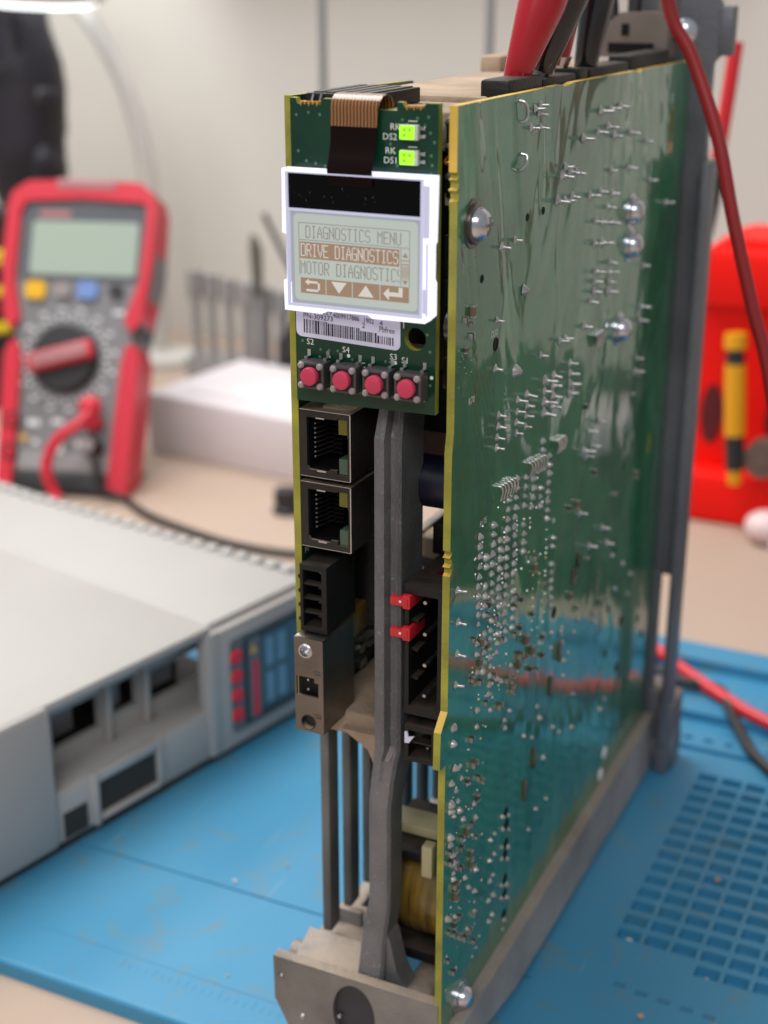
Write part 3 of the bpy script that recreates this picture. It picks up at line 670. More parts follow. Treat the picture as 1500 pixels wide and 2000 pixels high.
    while x < 23.4:
        ww = rnd.choice((.14, .16, .28, .40)); zt = 19.45 if x < 9 else (18.75 if x < 19.7 else 18.3)
        sl = -.035*(x-3.7)
        zt += sl; zb = 16.75+sl*1.0
        if x > 9 and x < 16: zt += .5
        t.quad((x, -1.19, zb), (x+ww, -1.19, zb), (x+ww, -1.19, zt), (x, -1.19, zt)); x += ww+rnd.choice((.15, .18, .30))
    t.build('label_print', ['ink'], lab, smooth=0)
    # four push buttons with cap, posts and leads
    for i, cx in enumerate((7.0, 14.1, 21.1, 27.9)):
        cz = 9.05
        bd = MB().box(cx-2.85, cx+2.85, -4.6, -1.0, cz-2.75, cz+2.7, .25)
        bd.m(1).box(cx-2.3, cx+2.3, -4.68, -4.5, cz-2.2, cz+2.2, .05)
        sw = bd.build('push_button', ['swbody', 'black'], D, smooth=20)
        MB().lathe((cx, -4.6, cz), (0, -1, 0), [(1.82, 0), (1.82, .9), (1.72, 1.15), (1.5, 1.25), (.05, 1.28)], 28).build('button_cap', ['pink'], sw)
        for dx in (-2.05, 2.05):
            for dz in (-2.0, 2.0):
                MB().lathe((cx+dx, -4.6, cz+dz), (0, -1, 0), [(.72, 0), (.68, .35), (.45, .62), (.05, .66)], 12).build('rivet_post', ['swpost'], sw)
        for dx in (-2.1, 2.1):
            MB().box(cx+dx-.35, cx+dx+.35, -2.6, -2.35, cz+2.6, cz+3.0).box(cx+dx-.35, cx+dx+.35, -2.6, -1.0, cz+3.0, cz+3.25).box(cx+dx-.35, cx+dx+.35, -1.2, -1.0, cz+3.25, cz+4.4).build('lead', ['tin'], sw, smooth=0)
            MB().box(cx+dx-.35, cx+dx+.35, -1.6, -1.0, cz-3.3, cz-2.75).build('lead', ['castd'], sw, smooth=0)
    # display module
    fr = MB()
    fo = [(1.8, 48.95), (33.1, 49.05), (32.9, 37), (32.6, 36.4), (32.6, 30), (32.9, 29.4), (32.9, 23.2), (31.6, 22.0), (20.6, 21.9), (19.8, 22.5), (10.6, 22.4), (9.9, 21.8), (1.8, 21.9), (1.7, 27.7), (2.4, 28.0), (2.5, 36.6), (1.6, 36.9)]
    fi = [(3.0, 48.3), (30.9, 48.3), (30.7, 23.3), (3.3, 23.3)]
    fr.plate(fo, [fi], 'y', -5.0, -2.4)
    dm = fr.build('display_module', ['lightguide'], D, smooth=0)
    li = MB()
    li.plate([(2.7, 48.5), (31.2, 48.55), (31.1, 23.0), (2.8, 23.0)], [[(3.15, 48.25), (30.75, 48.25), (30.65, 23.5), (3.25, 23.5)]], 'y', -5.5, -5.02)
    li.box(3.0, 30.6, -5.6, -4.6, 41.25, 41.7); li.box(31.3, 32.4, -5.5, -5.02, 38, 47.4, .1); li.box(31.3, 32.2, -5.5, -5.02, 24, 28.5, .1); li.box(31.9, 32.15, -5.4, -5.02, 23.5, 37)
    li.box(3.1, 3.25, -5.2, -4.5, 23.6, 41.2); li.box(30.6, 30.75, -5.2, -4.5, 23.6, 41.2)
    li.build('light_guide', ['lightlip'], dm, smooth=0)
    MB().box(3.0, 30.75, -4.9, -2, 41.5, 48.28).build('header_glass', ['lcdblack'], dm, smooth=0)
    MB().box(3.2, 30.7, -4.66, -2, 23.4, 41.3).build('screen_border', ['lcdborder'], dm, smooth=0)
    MB().prism(rrect(4.0, 29.9, 24.1, 40.7, .9), 'y', -4.7, -4.6).build('screen', ['lcdglass'], dm, smooth=0)
    sp = MB()
    for i in range(26):
        x = random.uniform(4, 25); z = random.uniform(42.6, 47.2); d = random.uniform(.05, .5); an = random.uniform(0, 3.1)
        sp.add([(x, -4.93, z), (x+d*math.cos(an), -4.93, z+d*math.sin(an)), (x+d*math.cos(an)+.04, -4.93, z+d*math.sin(an)+.05)], [(0, 1, 2)])
    sp.build('dust_specks', ['swpost'], dm, smooth=0, kind='stuff')
    return db, dm
DB, DM = build_display()

# ---- what the screen shows: dots of 0.25 mm
GL = {'D': [[(0, 0), (0, 10), (3, 10), (4, 9), (4, 1), (3, 0), (0, 0)]], 'I': [[(2, 0), (2, 10)], [(1, 0), (3, 0)], [(1, 10), (3, 10)]], 'A': [[(0, 0), (0, 4), (2, 10), (4, 4), (4, 0)], [(0, 4), (4, 4)]],
      'G': [[(4, 9), (3, 10), (1, 10), (0, 9), (0, 1), (1, 0), (4, 0), (4, 5), (2, 5)]], 'N': [[(0, 0), (0, 10), (4, 1)], [(4, 0), (4, 10)]], 'O': [[(1, 0), (0, 1), (0, 9), (1, 10), (3, 10), (4, 9), (4, 1), (3, 0), (1, 0)]],
      'S': [[(4, 9), (3, 10), (1, 10), (0, 9), (0, 6), (1, 5), (3, 5), (4, 4), (4, 1), (3, 0), (1, 0), (0, 1)]], 'T': [[(2, 0), (2, 10)], [(0, 10), (4, 10)]], 'C': [[(4, 9), (3, 10), (1, 10), (0, 9), (0, 1), (1, 0), (3, 0), (4, 1)]],
      'M': [[(0, 0), (0, 10), (2, 6), (4, 10), (4, 0)]], 'E': [[(4, 0), (0, 0), (0, 10), (4, 10)], [(0, 5), (3, 5)]], 'U': [[(0, 10), (0, 1), (1, 0), (3, 0), (4, 1), (4, 10)]],
      'R': [[(0, 0), (0, 10), (3, 10), (4, 9), (4, 6), (3, 5), (0, 5)], [(2, 5), (4, 0)]], 'V': [[(0, 10), (0, 6), (2, 0), (4, 6), (4, 10)]], ' ': []}
def dots(strokes):
    out = set()
    for st in strokes:
        for (xa, ya), (xb, yb) in zip(st, st[1:]):
            n = max(abs(xb-xa), abs(yb-ya), 1)
            for k in range(n+1): out.add((round(xa+(xb-xa)*k/n), round(ya+(yb-ya)*k/n)))
    return out
def lcd_text(mb, s, x, z, px, pz, pitch, y, xmax=99):
    for ch in s:
        for i, j in dots(GL[ch]):
            a = x+i*px; b = z+j*pz
            if a+px <= xmax: mb.quad((a, y, b), (a+px*.92, y, b), (a+px*.92, y, b+pz*.96), (a, y, b+pz*.96))
        x += pitch
def build_screen():
    Y = -4.72; Y2 = -4.75
    d = MB()
    def line(x0, x1, z0, z1): d.quad((x0, Y, z0), (x1, Y, z0), (x1, Y, z1), (x0, Y, z1))
    t = .12
    line(5.0, 28.3, 38.9, 38.9+t); line(5.0, 28.3, 35.7, 35.7+t); line(5, 5+t, 29, 39); line(28.2, 28.2+t, 28.6, 39)
    line(26.45, 26.45+t, 28.7, 35.7)
    lcd_text(d, 'DIAGNOSTICS MENU', 6.5, 36.15, .215, .215, 1.265, Y)
    lcd_text(d, 'MOTOR DIAGNOSTICS', 5.3, 29.25, .215, .225, 1.28, Y, 26.3)
    d.build('screen_text', ['lcdink'], DM, smooth=0)
    b = MB()
    def rect(m, x0, x1, z0, z1, y): m.quad((x0, y, z0), (x1, y, z0), (x1, y, z1), (x0, y, z1))
    rect(b, 5.2, 26.2, 32.2, 35.4, Y)
    xs = [5.2, 10.75, 16.4, 22.2, 28.3]
    for i in range(4): rect(b, xs[i]+.08, xs[i+1]-.1, 25.5, 28.5, Y)
    b.add([(26.8, Y, 34.0), (28.0, Y, 34.0), (27.4, Y, 34.9)], [(0, 1, 2)]); b.add([(26.8, Y, 29.7), (28.0, Y, 29.7), (27.4, Y, 28.9)], [(0, 1, 2)])
    rect(b, 26.6, 28.2, 33.3, 33.5, Y); rect(b, 26.6, 28.2, 32.6, 32.8, Y); rect(b, 26.6, 28.2, 29.95, 30.05, Y)
    n = 11
    for i in range(9):
        for j in range(n):
            if (i+j) % 2 == 0: rect(b, 26.6+i*.18, 26.6+i*.18+.18, 30.2+j*.2, 30.4+j*.2, Y)
    b.build('screen_band', ['lcdband'], DM, smooth=0)
    l = MB()
    lcd_text(l, 'DRIVE DIAGNOSTICS', 5.45, 32.6, .215, .225, 1.215, Y2)
    # back arrow, down, up, enter
    def poly(p): l.add([(x, Y2, z) for x, z in p], [list(range(len(p)))])
    c = 7.9; poly([(6.2, 27.7), (7.1, 28.35), (7.1, 27.05)]); rect(l, 7.0, 9.0, 27.5, 27.95, Y2); rect(l, 9.0, 9.45, 26.3, 27.6, Y2); rect(l, 6.5, 9.1, 25.9, 26.35, Y2)
    poly([(11.9, 28.2), (15.2, 28.2), (13.55, 26.0)]); poly([(17.6, 25.9), (20.9, 25.9), (19.25, 28.1)])
    poly([(22.9, 26.9), (24.1, 28.1), (24.1, 25.7)]); rect(l, 24.0, 26.9, 26.5, 27.3, Y2); rect(l, 26.1, 26.9, 27.3, 28.3, Y2)
    l.build('screen_symbol', ['lcdlight'], DM, smooth=0)
    # flex ribbon: dark stiffener up the board, bright curl over its top edge
    def ribbon(path, x0, x1, skew=None, th=.16):
        m = MB(); rings = []
        for i, (y, z) in enumerate(path):
            a, c_ = path[max(i-1, 0)], path[min(i+1, len(path)-1)]; dy, dz = c_[0]-a[0], c_[1]-a[1]; L = math.hypot(dy, dz); ny, nz = -dz/L*th, dy/L*th
            xa, xb = (x0, x1) if skew is None else skew(i/(len(path)-1))
            rings.append([Vector((xa, y, z)), Vector((xb, y, z)), Vector((xb, y+ny, z+nz)), Vector((xa, y+ny, z+nz))])
        return m.loft(rings)
    dark = [(-4.98, 46.4), (-5.1, 48.2), (-5.0, 49.2), (-3.7, 51.5), (-2.6, 54), (-2.1, 56.8)]
    ribbon(dark, 0, 0, lambda t: (11.8-.9*t, 21.0-.7*t)).build('flex_stiffener', ['flexdark'], DM, smooth=60)
    curl = [(-2.1, 56.7), (-2.0, 58.6), (-2.1, 60.2), (-1.8, 61.4), (-1.0, 62.2), (0.2, 62.5), (1.4, 62.1), (2.0, 61.2), (2.1, 60.0)]
    ribbon([(y, z) for y, z in curl], 0, 0, lambda t: (10.9+.4*t, 20.3+1.6*t)).build('flex_cable', ['flex'], DM, smooth=60)
build_screen()

# ---- connectors on the control board
def build_connectors():
    for zt, zb in ((-.5, -15.0), (-16.2, -30.8)):
        s = MB()
        op = [(1.7, zt-1.6), (8.7, zt-1.5), (8.8, zt-1.2), (11.0, zt-1.2), (11.1, zt-5.0), (11.3, zt-5.1), (11.3, zt-9.1), (11.1, zt-9.2), (11.1, zt-13.3), (8.8, zt-13.3), (8.6, zt-12.4), (7.0, zt-12.4), (6.8, zt-13.0), (2.2, zt-12.9), (1.7, zt-12.2)]
        s.plate([(0, zt), (11.8, zt), (11.8, zb), (0, zb)], [op], 'y', 3.0, 3.6)
        s.box(0, 11.8, 3.61, 21, zt-.5, zt); s.box(0, 11.8, 3.61, 21, zb, zb+.5); s.box(11.3, 11.8, 3.62, 21, zb+.51, zt-.51); s.box(0, .4, 3.62, 21, zb+.51, zt-.51)
        j = s.build('ethernet_socket', ['jackshell'], D, smooth=0)
        i = MB(); i.box(.5, 11.2, 15, 20.5, zb+.6, zt-.6)
        i.box(.5, 1.8, 3.7, 15, zb+.7, zt-.7); i.box(10.4, 11.2, 4.6, 15, zb+.7, zt-.7); i.box(1.8, 10.1, 3.7, 15, zt-1.6, zt-.7); i.box(1.8, 10.1, 3.7, 15, zb+.7, zb+1.8)
        for k in range(9): i.box(2.4, 6.5, 10, 15, zt-2.95-k*1.02, zt-2.7-k*1.02)
        i.build('socket_insert', ['blackin'], j, smooth=0)
        for k in range(8):
            c = MB().m(1).tube([(2.9, 4.9, zt-3.35-k*1.02), (3.4, 6, zt-3.35-k*1.02), (5.0, 13, zt-3.35-k*1.02)], .11, 6, 2)
            c.m(0).ball((2.8, 4.7, zt-3.35-k*1.02), .24, .24, .24, 6, 4); c.build('contact', ['tin', 'black'], j)
        MB().box(8.9, 10.95, 3.3, 6.5, zt-4.6, zt-1.3, .15).build('indicator_lens', ['yled'], j, smooth=0)
        MB().box(8.95, 11.0, 3.3, 6.5, zt-13.2, zt-9.8, .15).build('indicator_lens', ['gled'], j, smooth=0)
        n = MB(); n.box(3.9, 5.9, 2.85, 3.0, zt-1.7, zt-1.45); n.box(4.1, 6.1, 2.85, 3.0, zb+1.35, zb+1.75); n.box(11.62, 11.86, 2.94, 3.1, zb+.1, zt-.1); n.box(.1, 11.7, 2.95, 3.1, zb-.02, zb+.1); n.box(.1, 11.7, 2.95, 3.1, zt-.1, zt+.03)
        n.build('spring_tab', ['steel'], j, smooth=0)
    # dusty cap on the upper socket is bare card dust
    MB().prism([(4.5, 5), (11, 5), (11.2, 20), (2, 20), (3, 9)], 'z', -.49, -.40).build('dust_patch', ['dusty'], D, smooth=0)
    # four way plug header
    h = MB(); xl, xr, zt, zb = .2, 6.6, -34.5, -50.0
    h.plate([(xl, zt), (xr, zt), (xr, zb), (xl, zb)], [[(.9, zt-1.2), (5.4, zt-1.2), (5.4, zb+1), (.9, zb+1)]], 'y', 1.4, 3)
    h.box(xl, xr, 3.02, 15, zt-1.1, zt-.02, .1); h.box(xl, xr, 3.02, 15, zb+.02, zb+.9, .1); h.box(5.5, xr-.02, 3.03, 15, zb+.91, zt-1.11); h.box(xl+.02, .85, 3.03, 15, zb+.91, zt-1.11); h.box(.9, 5.4, 11, 15, zb+1, zt-1.2)
    for k in range(1, 4): h.box(.9, 5.45, 1.7, 3.6, zt-1.2-k*3.32-.18, zt-1.2-k*3.32+.18); h.prism([(4.5, zt-1.2-k*3.32-.5), (5.5, zt-1.2-k*3.32-.6), (5.5, zt-1.2-k*3.32+.6)], 'y', 1.5, 3.2)
    for k in range(4): h.cyl((.2, 1.5, zt-2.9-k*3.32), (.2, 3.5, zt-2.9-k*3.32), .55, .55, 8)
    hh = h.build('plug_header', ['black'], D, smooth=25)
    for k in range(4): MB().cyl((3.3, 5.0, zt-2.9-k*3.32), (3.3, 12, zt-2.9-k*3.32), .28, .28, 8).build('contact_pin', ['tin'], hh)
    # nickel shielded connector with two screw holes
    n = MB(); xl, xr, zt, zb = -.6, 6.4, -50.9, -73.6
    sq = [(xl+.1, -60.2), (4.5, -60.2), (4.5, -61.3), (5.3, -61.3), (5.3, -65.2), (xl+.1, -65.2)]
    n.plate([(xl, zt), (xr, zt), (xr, zb), (xl, zb)], [circle(2.1, -54.0, 1.6, 22), circle(2.6, -71.2, 1.75, 22), [(-.2, -60.2), (4.2, -60.2), (4.2, -61.3), (5.2, -61.3), (5.2, -64.8), (-.2, -64.8)]], 'y', -.4, .1)
    n.box(xl, xr-.01, .12, 14.5, zt-.5, zt, .1); n.box(xl, xr-.01, .12, 14.5, zb, zb+.5, .1); n.box(xr-.5, xr, .13, 14.5, zb+.52, zt-.52)
    for z in (-58.6, -69.1): n.box(4.0, 5.6, -.62, -.4, z-.14, z+.14, .05); n.box(4.3, 5.8, -.62, -.4, z-.75, z-.5, .05)
    n.box(xr-.15, xr+.04, -.5, -.3, zb, zt)
    nn = n.build('shielded_connector', ['nickel'], D, smooth=30)
    MB().box(xl+.1, xr-.6, 1.2, 12, zb+.6, zt-.6).build('connector_insert', ['blackin'], nn, smooth=0)
    MB().lathe((2.1, .1, -54.0), (0, -1, 0), [(1.6, -.9), (1.75, .5), (1.5, .75), (1.2, .75), (1.05, .2), (1.0, -1.1), (.1, -1.2)], 26).build('threaded_bush', ['steel'], nn)
    MB().lathe((2.6, .1, -71.2), (0, -1, 0), [(1.75, -.6), (1.85, .55), (1.6, .62), (1.5, .1), (1.4, -1), (.1, -1.0)], 26).build('screw_hole', ['jackshell'], nn)
    for z in (-61.3, -63.6): MB().cyl((2.2, .5, z), (2.2, 2, z), .26, .26, 8).build('contact_pin', ['tin'], nn)
    # tall power header on the main board side
    p = MB(); xl, xr, zt, zb = 23.6, 34.2, -36.0, -66.2
    p.plate([(xl, zt), (32.2, zt), (xr, zt-1.4), (xr, zb+2), (32.2, zb), (xl, zb)], [[(24.6, zt-2), (31.2, zt-2), (31.2, zb+2), (24.6, zb+2)]], 'y', 4.2, 9)
    p.box(xl+.02, xr-.2, 9.02, 26, zt-1.9, zt-.02, .2); p.box(xl+.02, xr-.2, 9.02, 26, zb+.02, zb+1.9, .2); p.box(31.3, xr-.1, 9.03, 26, zb+1.92, zt-1.92); p.box(xl+.03, 24.5, 9.03, 26, zb+1.92, zt-1.92); p.box(24.6, 31.2, 20, 26, zb+2, zt-2)
    for k in range(1, 4): p.box(24.5, 26.2, 5.5, 9.5, zt-2-k*6.7-.3, zt-2-k*6.7+.3, .1)
    pp = p.build('power_header', ['black'], D, smooth=25)
    for k in range(4):
        z = zt-4.4-k*7.3
        MB().cyl((27.4, 6.2, z), (27.4, 20, z), .42, .42, 8).build('contact_pin', ['tin'], pp)
    MB().prism([(27, 12), (31, 11), (32, 17), (28, 19)], 'z', zt-.02, zt+.05).build('paint_smear', ['redin'], pp, smooth=0)
    for z in (-39.6, -46.9):
        r = MB().box(20.9, 24.9, 2.7, 6, z-.9, z+.9, .15); r.box(23.6, 25.4, 2.9, 11, z-1.5, z+1.5, .2); r.box(20.9, 21.9, 4, 8, z-.8, z+1.0, .15); r.m(1).box(23.0, 23.5, 2.62, 2.8, z-.1, z+.4)
        r.build('red_jumper', ['red', 'paper'], D, smooth=25)
    # two way header below it
    q = MB(); xl, xr, zt, zb = 24.0, 32.6, -68.6, -77.4
    q.plate([(xl, zt), (xr-1, zt), (xr, zt-1), (xr, zb), (xl, zb)], [[(24.9, zt-1.2), (30.4, zt-1.2), (30.4, zb+1), (24.9, zb+1)]], 'y', 3.6, 7)
    q.box(xl+.02, xr-.05, 7.02, 20, zt-1.1, zt-.03, .1); q.box(xl+.02, xr-.05, 7.02, 20, zb+.03, zb+.9, .1); q.box(30.5, xr-.06, 7.03, 20, zb+.92, zt-1.12); q.box(24.9, 30.4, 15, 20, zb+1, zt-1.2); q.box(24.8, 30.5, 4.4, 6.6, -73.2, -72.8)
    qq = q.build('plug_header', ['black'], D, smooth=25)
    for z in (-71.0, -75.1): MB().cyl((28.2, 6.5, z), (28.2, 14, z), .32, .32, 8).build('contact_pin', ['tin'], qq)
    MB().prism([(24.2, -70.2), (24.8, -70.2), (25.1, -71.4), (26.4, -71.0), (25.2, -72.8), (24.2, -72.9)], 'y', 3.2, 3.58).build('label_scrap', ['paper'], qq, smooth=0)
build_connectors()

# ---- the big solder side board
PINS = [(22.4,32.3),(30.2,32.4),(21,17.7),(20.9,7.7),(48.6,4.1),(39.5,57.5),(42.8,58),(37.7,53.9),(43,53.6),(41.7,56.4),(58.5,42),(63.7,42.2),(60.4,43.6),(55.8,36.9),(61.1,36.2),(66,36.5),(72.2,48.6),(68.1,41.6),(23.4,-2.9),(23.3,-5.3),(22.9,-7.6),(22.8,-9.9),(34.7,-2.6),(34.9,-5.2),(34.5,-7.5),(34.7,-10),(40.4,-2.8),(40.7,-5.4),(40.3,-7.6),(40.5,-10.1),(52.4,-2.6),(52.4,-5.1),(52.3,-7.6),(52.3,-10.2),(58.4,-2.9),(58.4,-5.3),(58.3,-7.7),(58.3,-10.2),(70.1,-2.8),(70.5,-5.4),(70.5,-7.9),(70.4,-10.2),(61.8,4.4),(65.8,4.1),(79.5,4.1),(84.2,53.6),(91.8,53.5),(99.7,53.5),(71.8,48.6),(83.1,49),(91,49.5),(96,46.9),(109.4,46.5),(95,38.9),(109.4,38.1),(79.3,35),(87.5,34.9),(96.9,33.2),(93.6,30.5),(84.7,28.4),(90.5,27.2),(98.7,26),(84.8,23),(90.6,22.3),(97.9,16.4),(97.5,13.9),(97.5,11.6),(97.1,9.2),(86.8,16),(86.4,13.6),(85.9,11.3),(83.9,9.2),(129.6,10),(129.2,-1),(129,-4.7),(128.9,-15.4),(128.1,-18.8),(124.9,42.9),(130.4,32.3),(148.8,24.1),(91,-29.3),(87.1,-30.9),(95.7,-24.1),(88.2,-24.7),(84.7,-28.8),(83.9,-45.3),(93.6,-57.8),(110.3,-63),(104.5,-56.4),(2.8,-34.6),(3.4,-42),(3.2,-49.2),(2.7,-56.1)]
JOINTS = [(36.2,21),(32.8,4.3),(2,-65.9),(1.9,-69.7),(36.2,-78.5),(32.6,-79.3),(33.5,-81.8),(58.3,-91.4),(47.1,-90.8),(56.3,-87.2),(29.4,-67.6),(35.9,-66.6),(55.8,-69.6),(58.7,-68.6),(65.2,-74.9),(65,-70.6),(73.2,-72.7),(73.5,-75),(73.8,-77.4),(15.1,-68.1),(23.4,-72.1),(15.4,-72.4),(28.5,-107.6),(26.2,-108),(28.6,-113.3),(26,-113.5),(28.7,-119.3),(26.7,-119.8),(28.8,-124.9),(26.1,-125),(28.8,-130.7),(26.5,-131.2),(33.8,-106),(38.1,-108),(34.1,-109.7),(38.4,-112.3),(34.1,-114.8),(38.5,-117.4),(34.4,-118.3),(38.5,-120.8),(34.3,-125.9),(38.4,-128.2),(34.6,-129.8),(38.7,-132.2),(37.4,-138),(36.5,-140.2),(1.4,-84.3),(5.5,-85.7),(1.2,-85.9),(6.2,-88.5),(3,-88.1),(8.7,-97.4),(8.4,-92),(15,-91.8),(15.9,-95.9),(0.9,-92.3),(0.9,-94.1),(2.2,-97.6),(2.9,-100),(13.7,-107),(17,-110.4),(3.3,-102.8),(3.4,-104.5),(12.8,-112.6),(16.7,-116.1),(10.4,-108.5),(0.3,-113),(4.8,-115.3),(16.8,-121.8),(12.5,-123.9),(2.7,-76),(6.2,-77.4),(7,-80.8),(1.2,-78.9),(10.7,-84.1),(4.2,-82.4),(72.9,-73.6),(53.3,-94.4),(79.4,-82.7),(76.2,-83.5),(76,-87.8),(83.9,-78.7),(86.9,-76.3),(121,-80.9),(116.2,-68.9),(127.4,-75.5),(136.6,-82.2),(135.2,-88.2),(117.2,-114.4),(112.5,-115.4),(102.3,-83.5),(85.8,-97.7),(74.8,-103.8),(62.9,-105.2),(69.4,-99.6),(86,-107.9),(58.5,-117.9),(53.1,-120.9),(66.6,-119.4)]
HOLES = [(36.5,-106.3,1),(37.2,-110.1,1.2),(37.3,-115.4,1),(36.9,-118.3,1.2),(37.5,-125.8,1),(37.5,-130.2,1.1),(37.6,-136.3,1),(66.7,-65.9,1.2),(129.7,-94.6,1.2),(115.9,-85.2,0.8),(115.4,-98.9,0.9),(127.9,-108.9,1.1),(154.8,-109.6,1.1),(149.1,-102,1),(20.8,12.8,1.1),(37.1,36,0.5),(46.9,36,0.5),(12.3,27.7,0.5)]
FINE = [(23.8,-18.8),(25.6,-19),(27.4,-19.2),(29.3,-19.4),(31.2,-19.6),(33.1,-19.9),(42.4,-19.2),(44.4,-19.4),(46.3,-19.6),(48.3,-19.9),(50.4,-20.1),(52.4,-20.4),(60.9,-19.3),(62.2,-19.4),(63.4,-19.5),(64.8,-19.5),(66.1,-19.6),(87.4,0.1),(88.9,0.1),(90.3,0.1),(91.8,0.1),(93.2,0.1)]
def build_board():
    Y0, Y1 = -1.2, 166.5
    ol = [(Y0, 61.2), (Y0, 49.5), (-.3, 49.1), (-.3, 48.5), (-1.3, 48.2), (-.3, 47.6), (-.3, 46.7), (-1.4, 46.3), (-.3, 45.6), (-.2, 44.6), (-.9, 44.2), (-.6, 42), (-.4, 0), (Y0, -4.3), (Y0, -24.6), (-.4, -24.9), (-.4, -25.6), (-1.4, -26), (-.4, -26.6), (-.4, -27.6), (-1.5, -28), (-.4, -28.6), (-.4, -29.6), (Y0, -30), (Y0, -60.6), (-4.6, -64), (-4.9, -72.6), (-1.9, -73), (-1.9, -143), (12, -143.4), (Y1, -142.6), (Y1, 60.6), (117, 60.9), (115, 60.2), (112, 60.9), (64, 61.2), (58, 60.6), (56, 61.2)]
    slots = []
    for cy, cz, ry, rz in ((149.6, 45.3, 1.5, 4.6), (148.4, -44.8, 1.3, 3.4)):
        slots.append([(cy+ry*math.cos(2*math.pi*i/16), cz+rz*math.sin(2*math.pi*i/16)) for i in range(16)])
    b = MB().plate(ol, slots, 'x', 34.4, 36.0, 0, 1)
    nc = len(b.f)
    ob = b.build('main_board', ['board', 'fr4', 'fr4top'], D, smooth=0)
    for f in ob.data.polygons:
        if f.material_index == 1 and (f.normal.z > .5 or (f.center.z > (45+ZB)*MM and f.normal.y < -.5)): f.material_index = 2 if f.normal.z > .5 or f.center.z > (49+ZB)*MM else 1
    # solder pins and joints, one object each
    pin = MB(); pin.lathe((36.0, 0, 0), (1, 0, 0), [(.95, 0), (.62, .22), (.40, .6), (.30, 1.0), (.30, 2.0), (.18, 2.15)], 8)
    pin.v = [v-Vector((36, 0, 0)) for v in pin.v]
    def proto(mb, name, mt):
        mb2 = mb; off = BASE[D.name]; mb2.v = [v+off for v in mb2.v]; o = mb2.build(name, [mt], ob, smooth=50); return o
    p0 = proto(pin, 'solder_pin', 'tin')
    cone = MB(); cone.lathe((0, 0, 0), (1, 0, 0), [(.85, 0), (.74, .22), (.52, .55), (.30, .85), (.06, 1.0)], 9); c0 = proto(cone, 'solder_joint', 'tin')
    first = True
    for y, z in PINS:
        big = z < -20 and y < 6
        sc = random.uniform(.8, 1.05) if not big else 1.15
        if y > 50: sc *= 1.45
        elif z > -15: sc *= 1.15
        o = p0 if first else place(p0, 'solder_pin', ob, (36, y, z)); first = False
        o.location = (Vector((36, y, z))-BASE[ob.name])*MM; o.scale = (sc*random.uniform(.75, 1.1), sc, sc); o.rotation_euler = (random.uniform(0, 6), random.uniform(-.1, .1), random.uniform(-.12, .12))
    grid = []
    rg = random.Random(21)
    for yc, zt, zb in ((14.4, -27, -62), (18.2, -33, -64), (22.2, -27, -70), (26.4, -32, -68), (30.8, -22, -62), (35.6, -18.5, -60), (41.4, -20, -46), (46.6, -22, -34), (52.4, -17, -36), (57.6, -22, -40), (62.8, -40, -66)):
        n_ = int((zt-zb)/2.25)
        for k in range(n_):
            if rg.random() > .10: grid.append((yc+.25*math.sin(k*.9), zt-2.25*k))
    first = True
    for y, z in JOINTS+grid:
        sc = random.uniform(.9, 1.1) if (y, z) in grid else random.uniform(.75, 1.05)
        if z > -20 and y < 40: sc = 1.7
        if y < 3: sc = 1.25
        o = c0 if first else place(c0, 'solder_joint', ob, (36, y, z)); first = False
        o.location = (Vector((36, y, z))-BASE[ob.name])*MM; o.scale = (sc*random.uniform(.7, 1.2), sc*random.uniform(.85, 1.15), sc*random.uniform(.85, 1.2)); o.rotation_euler = (random.uniform(0, 6), random.uniform(-.15, .15), random.uniform(-.15, .15))
    # bent wire tails
    for y, z in FINE:
        MB().tube([(36, y, z), (36.9, y, z+.1), (37.3, y+.3, z-1.0), (36.8, y+.4, z-3.2)], .26, 6, 2).build('wire_tail', ['tin'], ob)
    for a, c in (((30.3, 59.8), (31.3, 55.6)), ((32.2, 49.4), (30.1, 46.2))):
        MB().tube([(36, a[0], a[1]), (37.2, a[0]+.1, a[1]-.4), (37.4, (a[0]+c[0])/2+.5, (a[1]+c[1])/2), (37.1, c[0]+.1, c[1]+.5), (36, c[0], c[1])], .34, 8).build('wire_bridge', ['tin'], ob)
    # drilled holes read as dark wells with a rim
    for y, z, r in HOLES:
        MB().lathe((36.0, y, z), (1, 0, 0), [(r+.35, 0), (r+.3, .12), (r, .14), (r-.05, .02), (.02, .015)], 14).build('drill_hole', ['blackin'], ob)
    # chip parts between the joints
    rc = random.Random(8)
    ch = [MB().box(0, .75, -.8, .8, -.5, .5, .1), MB().box(0, 1.0, -.65, .65, -1.2, 1.2, .15)]
    m0 = []
    for c, mt in zip(ch, ('swbody', 'tan')):
        c.m(1); c.box(.02, .8 if mt == 'swbody' else 1.05, .55, .85, -.52, .52, .06) if mt == 'swbody' else c.box(.02, 1.06, -.67, .67, .9, 1.25, .08)
        if mt == 'swbody': c.box(.02, .8, -.85, -.55, -.52, .52, .06)
        else: c.box(.02, 1.06, -.67, .67, -1.25, -.9, .08)
        off = BASE[D.name]; c.v = [v+off for v in c.v]
        m0.append(c.build('chip_component', [mt, 'tin'], ob, smooth=0))
    used = [False, False]
    spots = [(3.6, 21.4), (6.8, 22.4), (6.7, 19.9), (6.6, 17.6), (4, 15.4)]
    for k in range(40):
        y = 12+4.2*rc.randrange(12); z = -76+2.4*rc.randrange(14)
        spots.append((y, z))
    for k in range(34): spots.append((1.2+3.1*rc.randrange(7), -130+2.6*rc.randrange(21)))
    for k in range(14): spots.append((rc.uniform(70, 140), rc.uniform(-90, -10)))
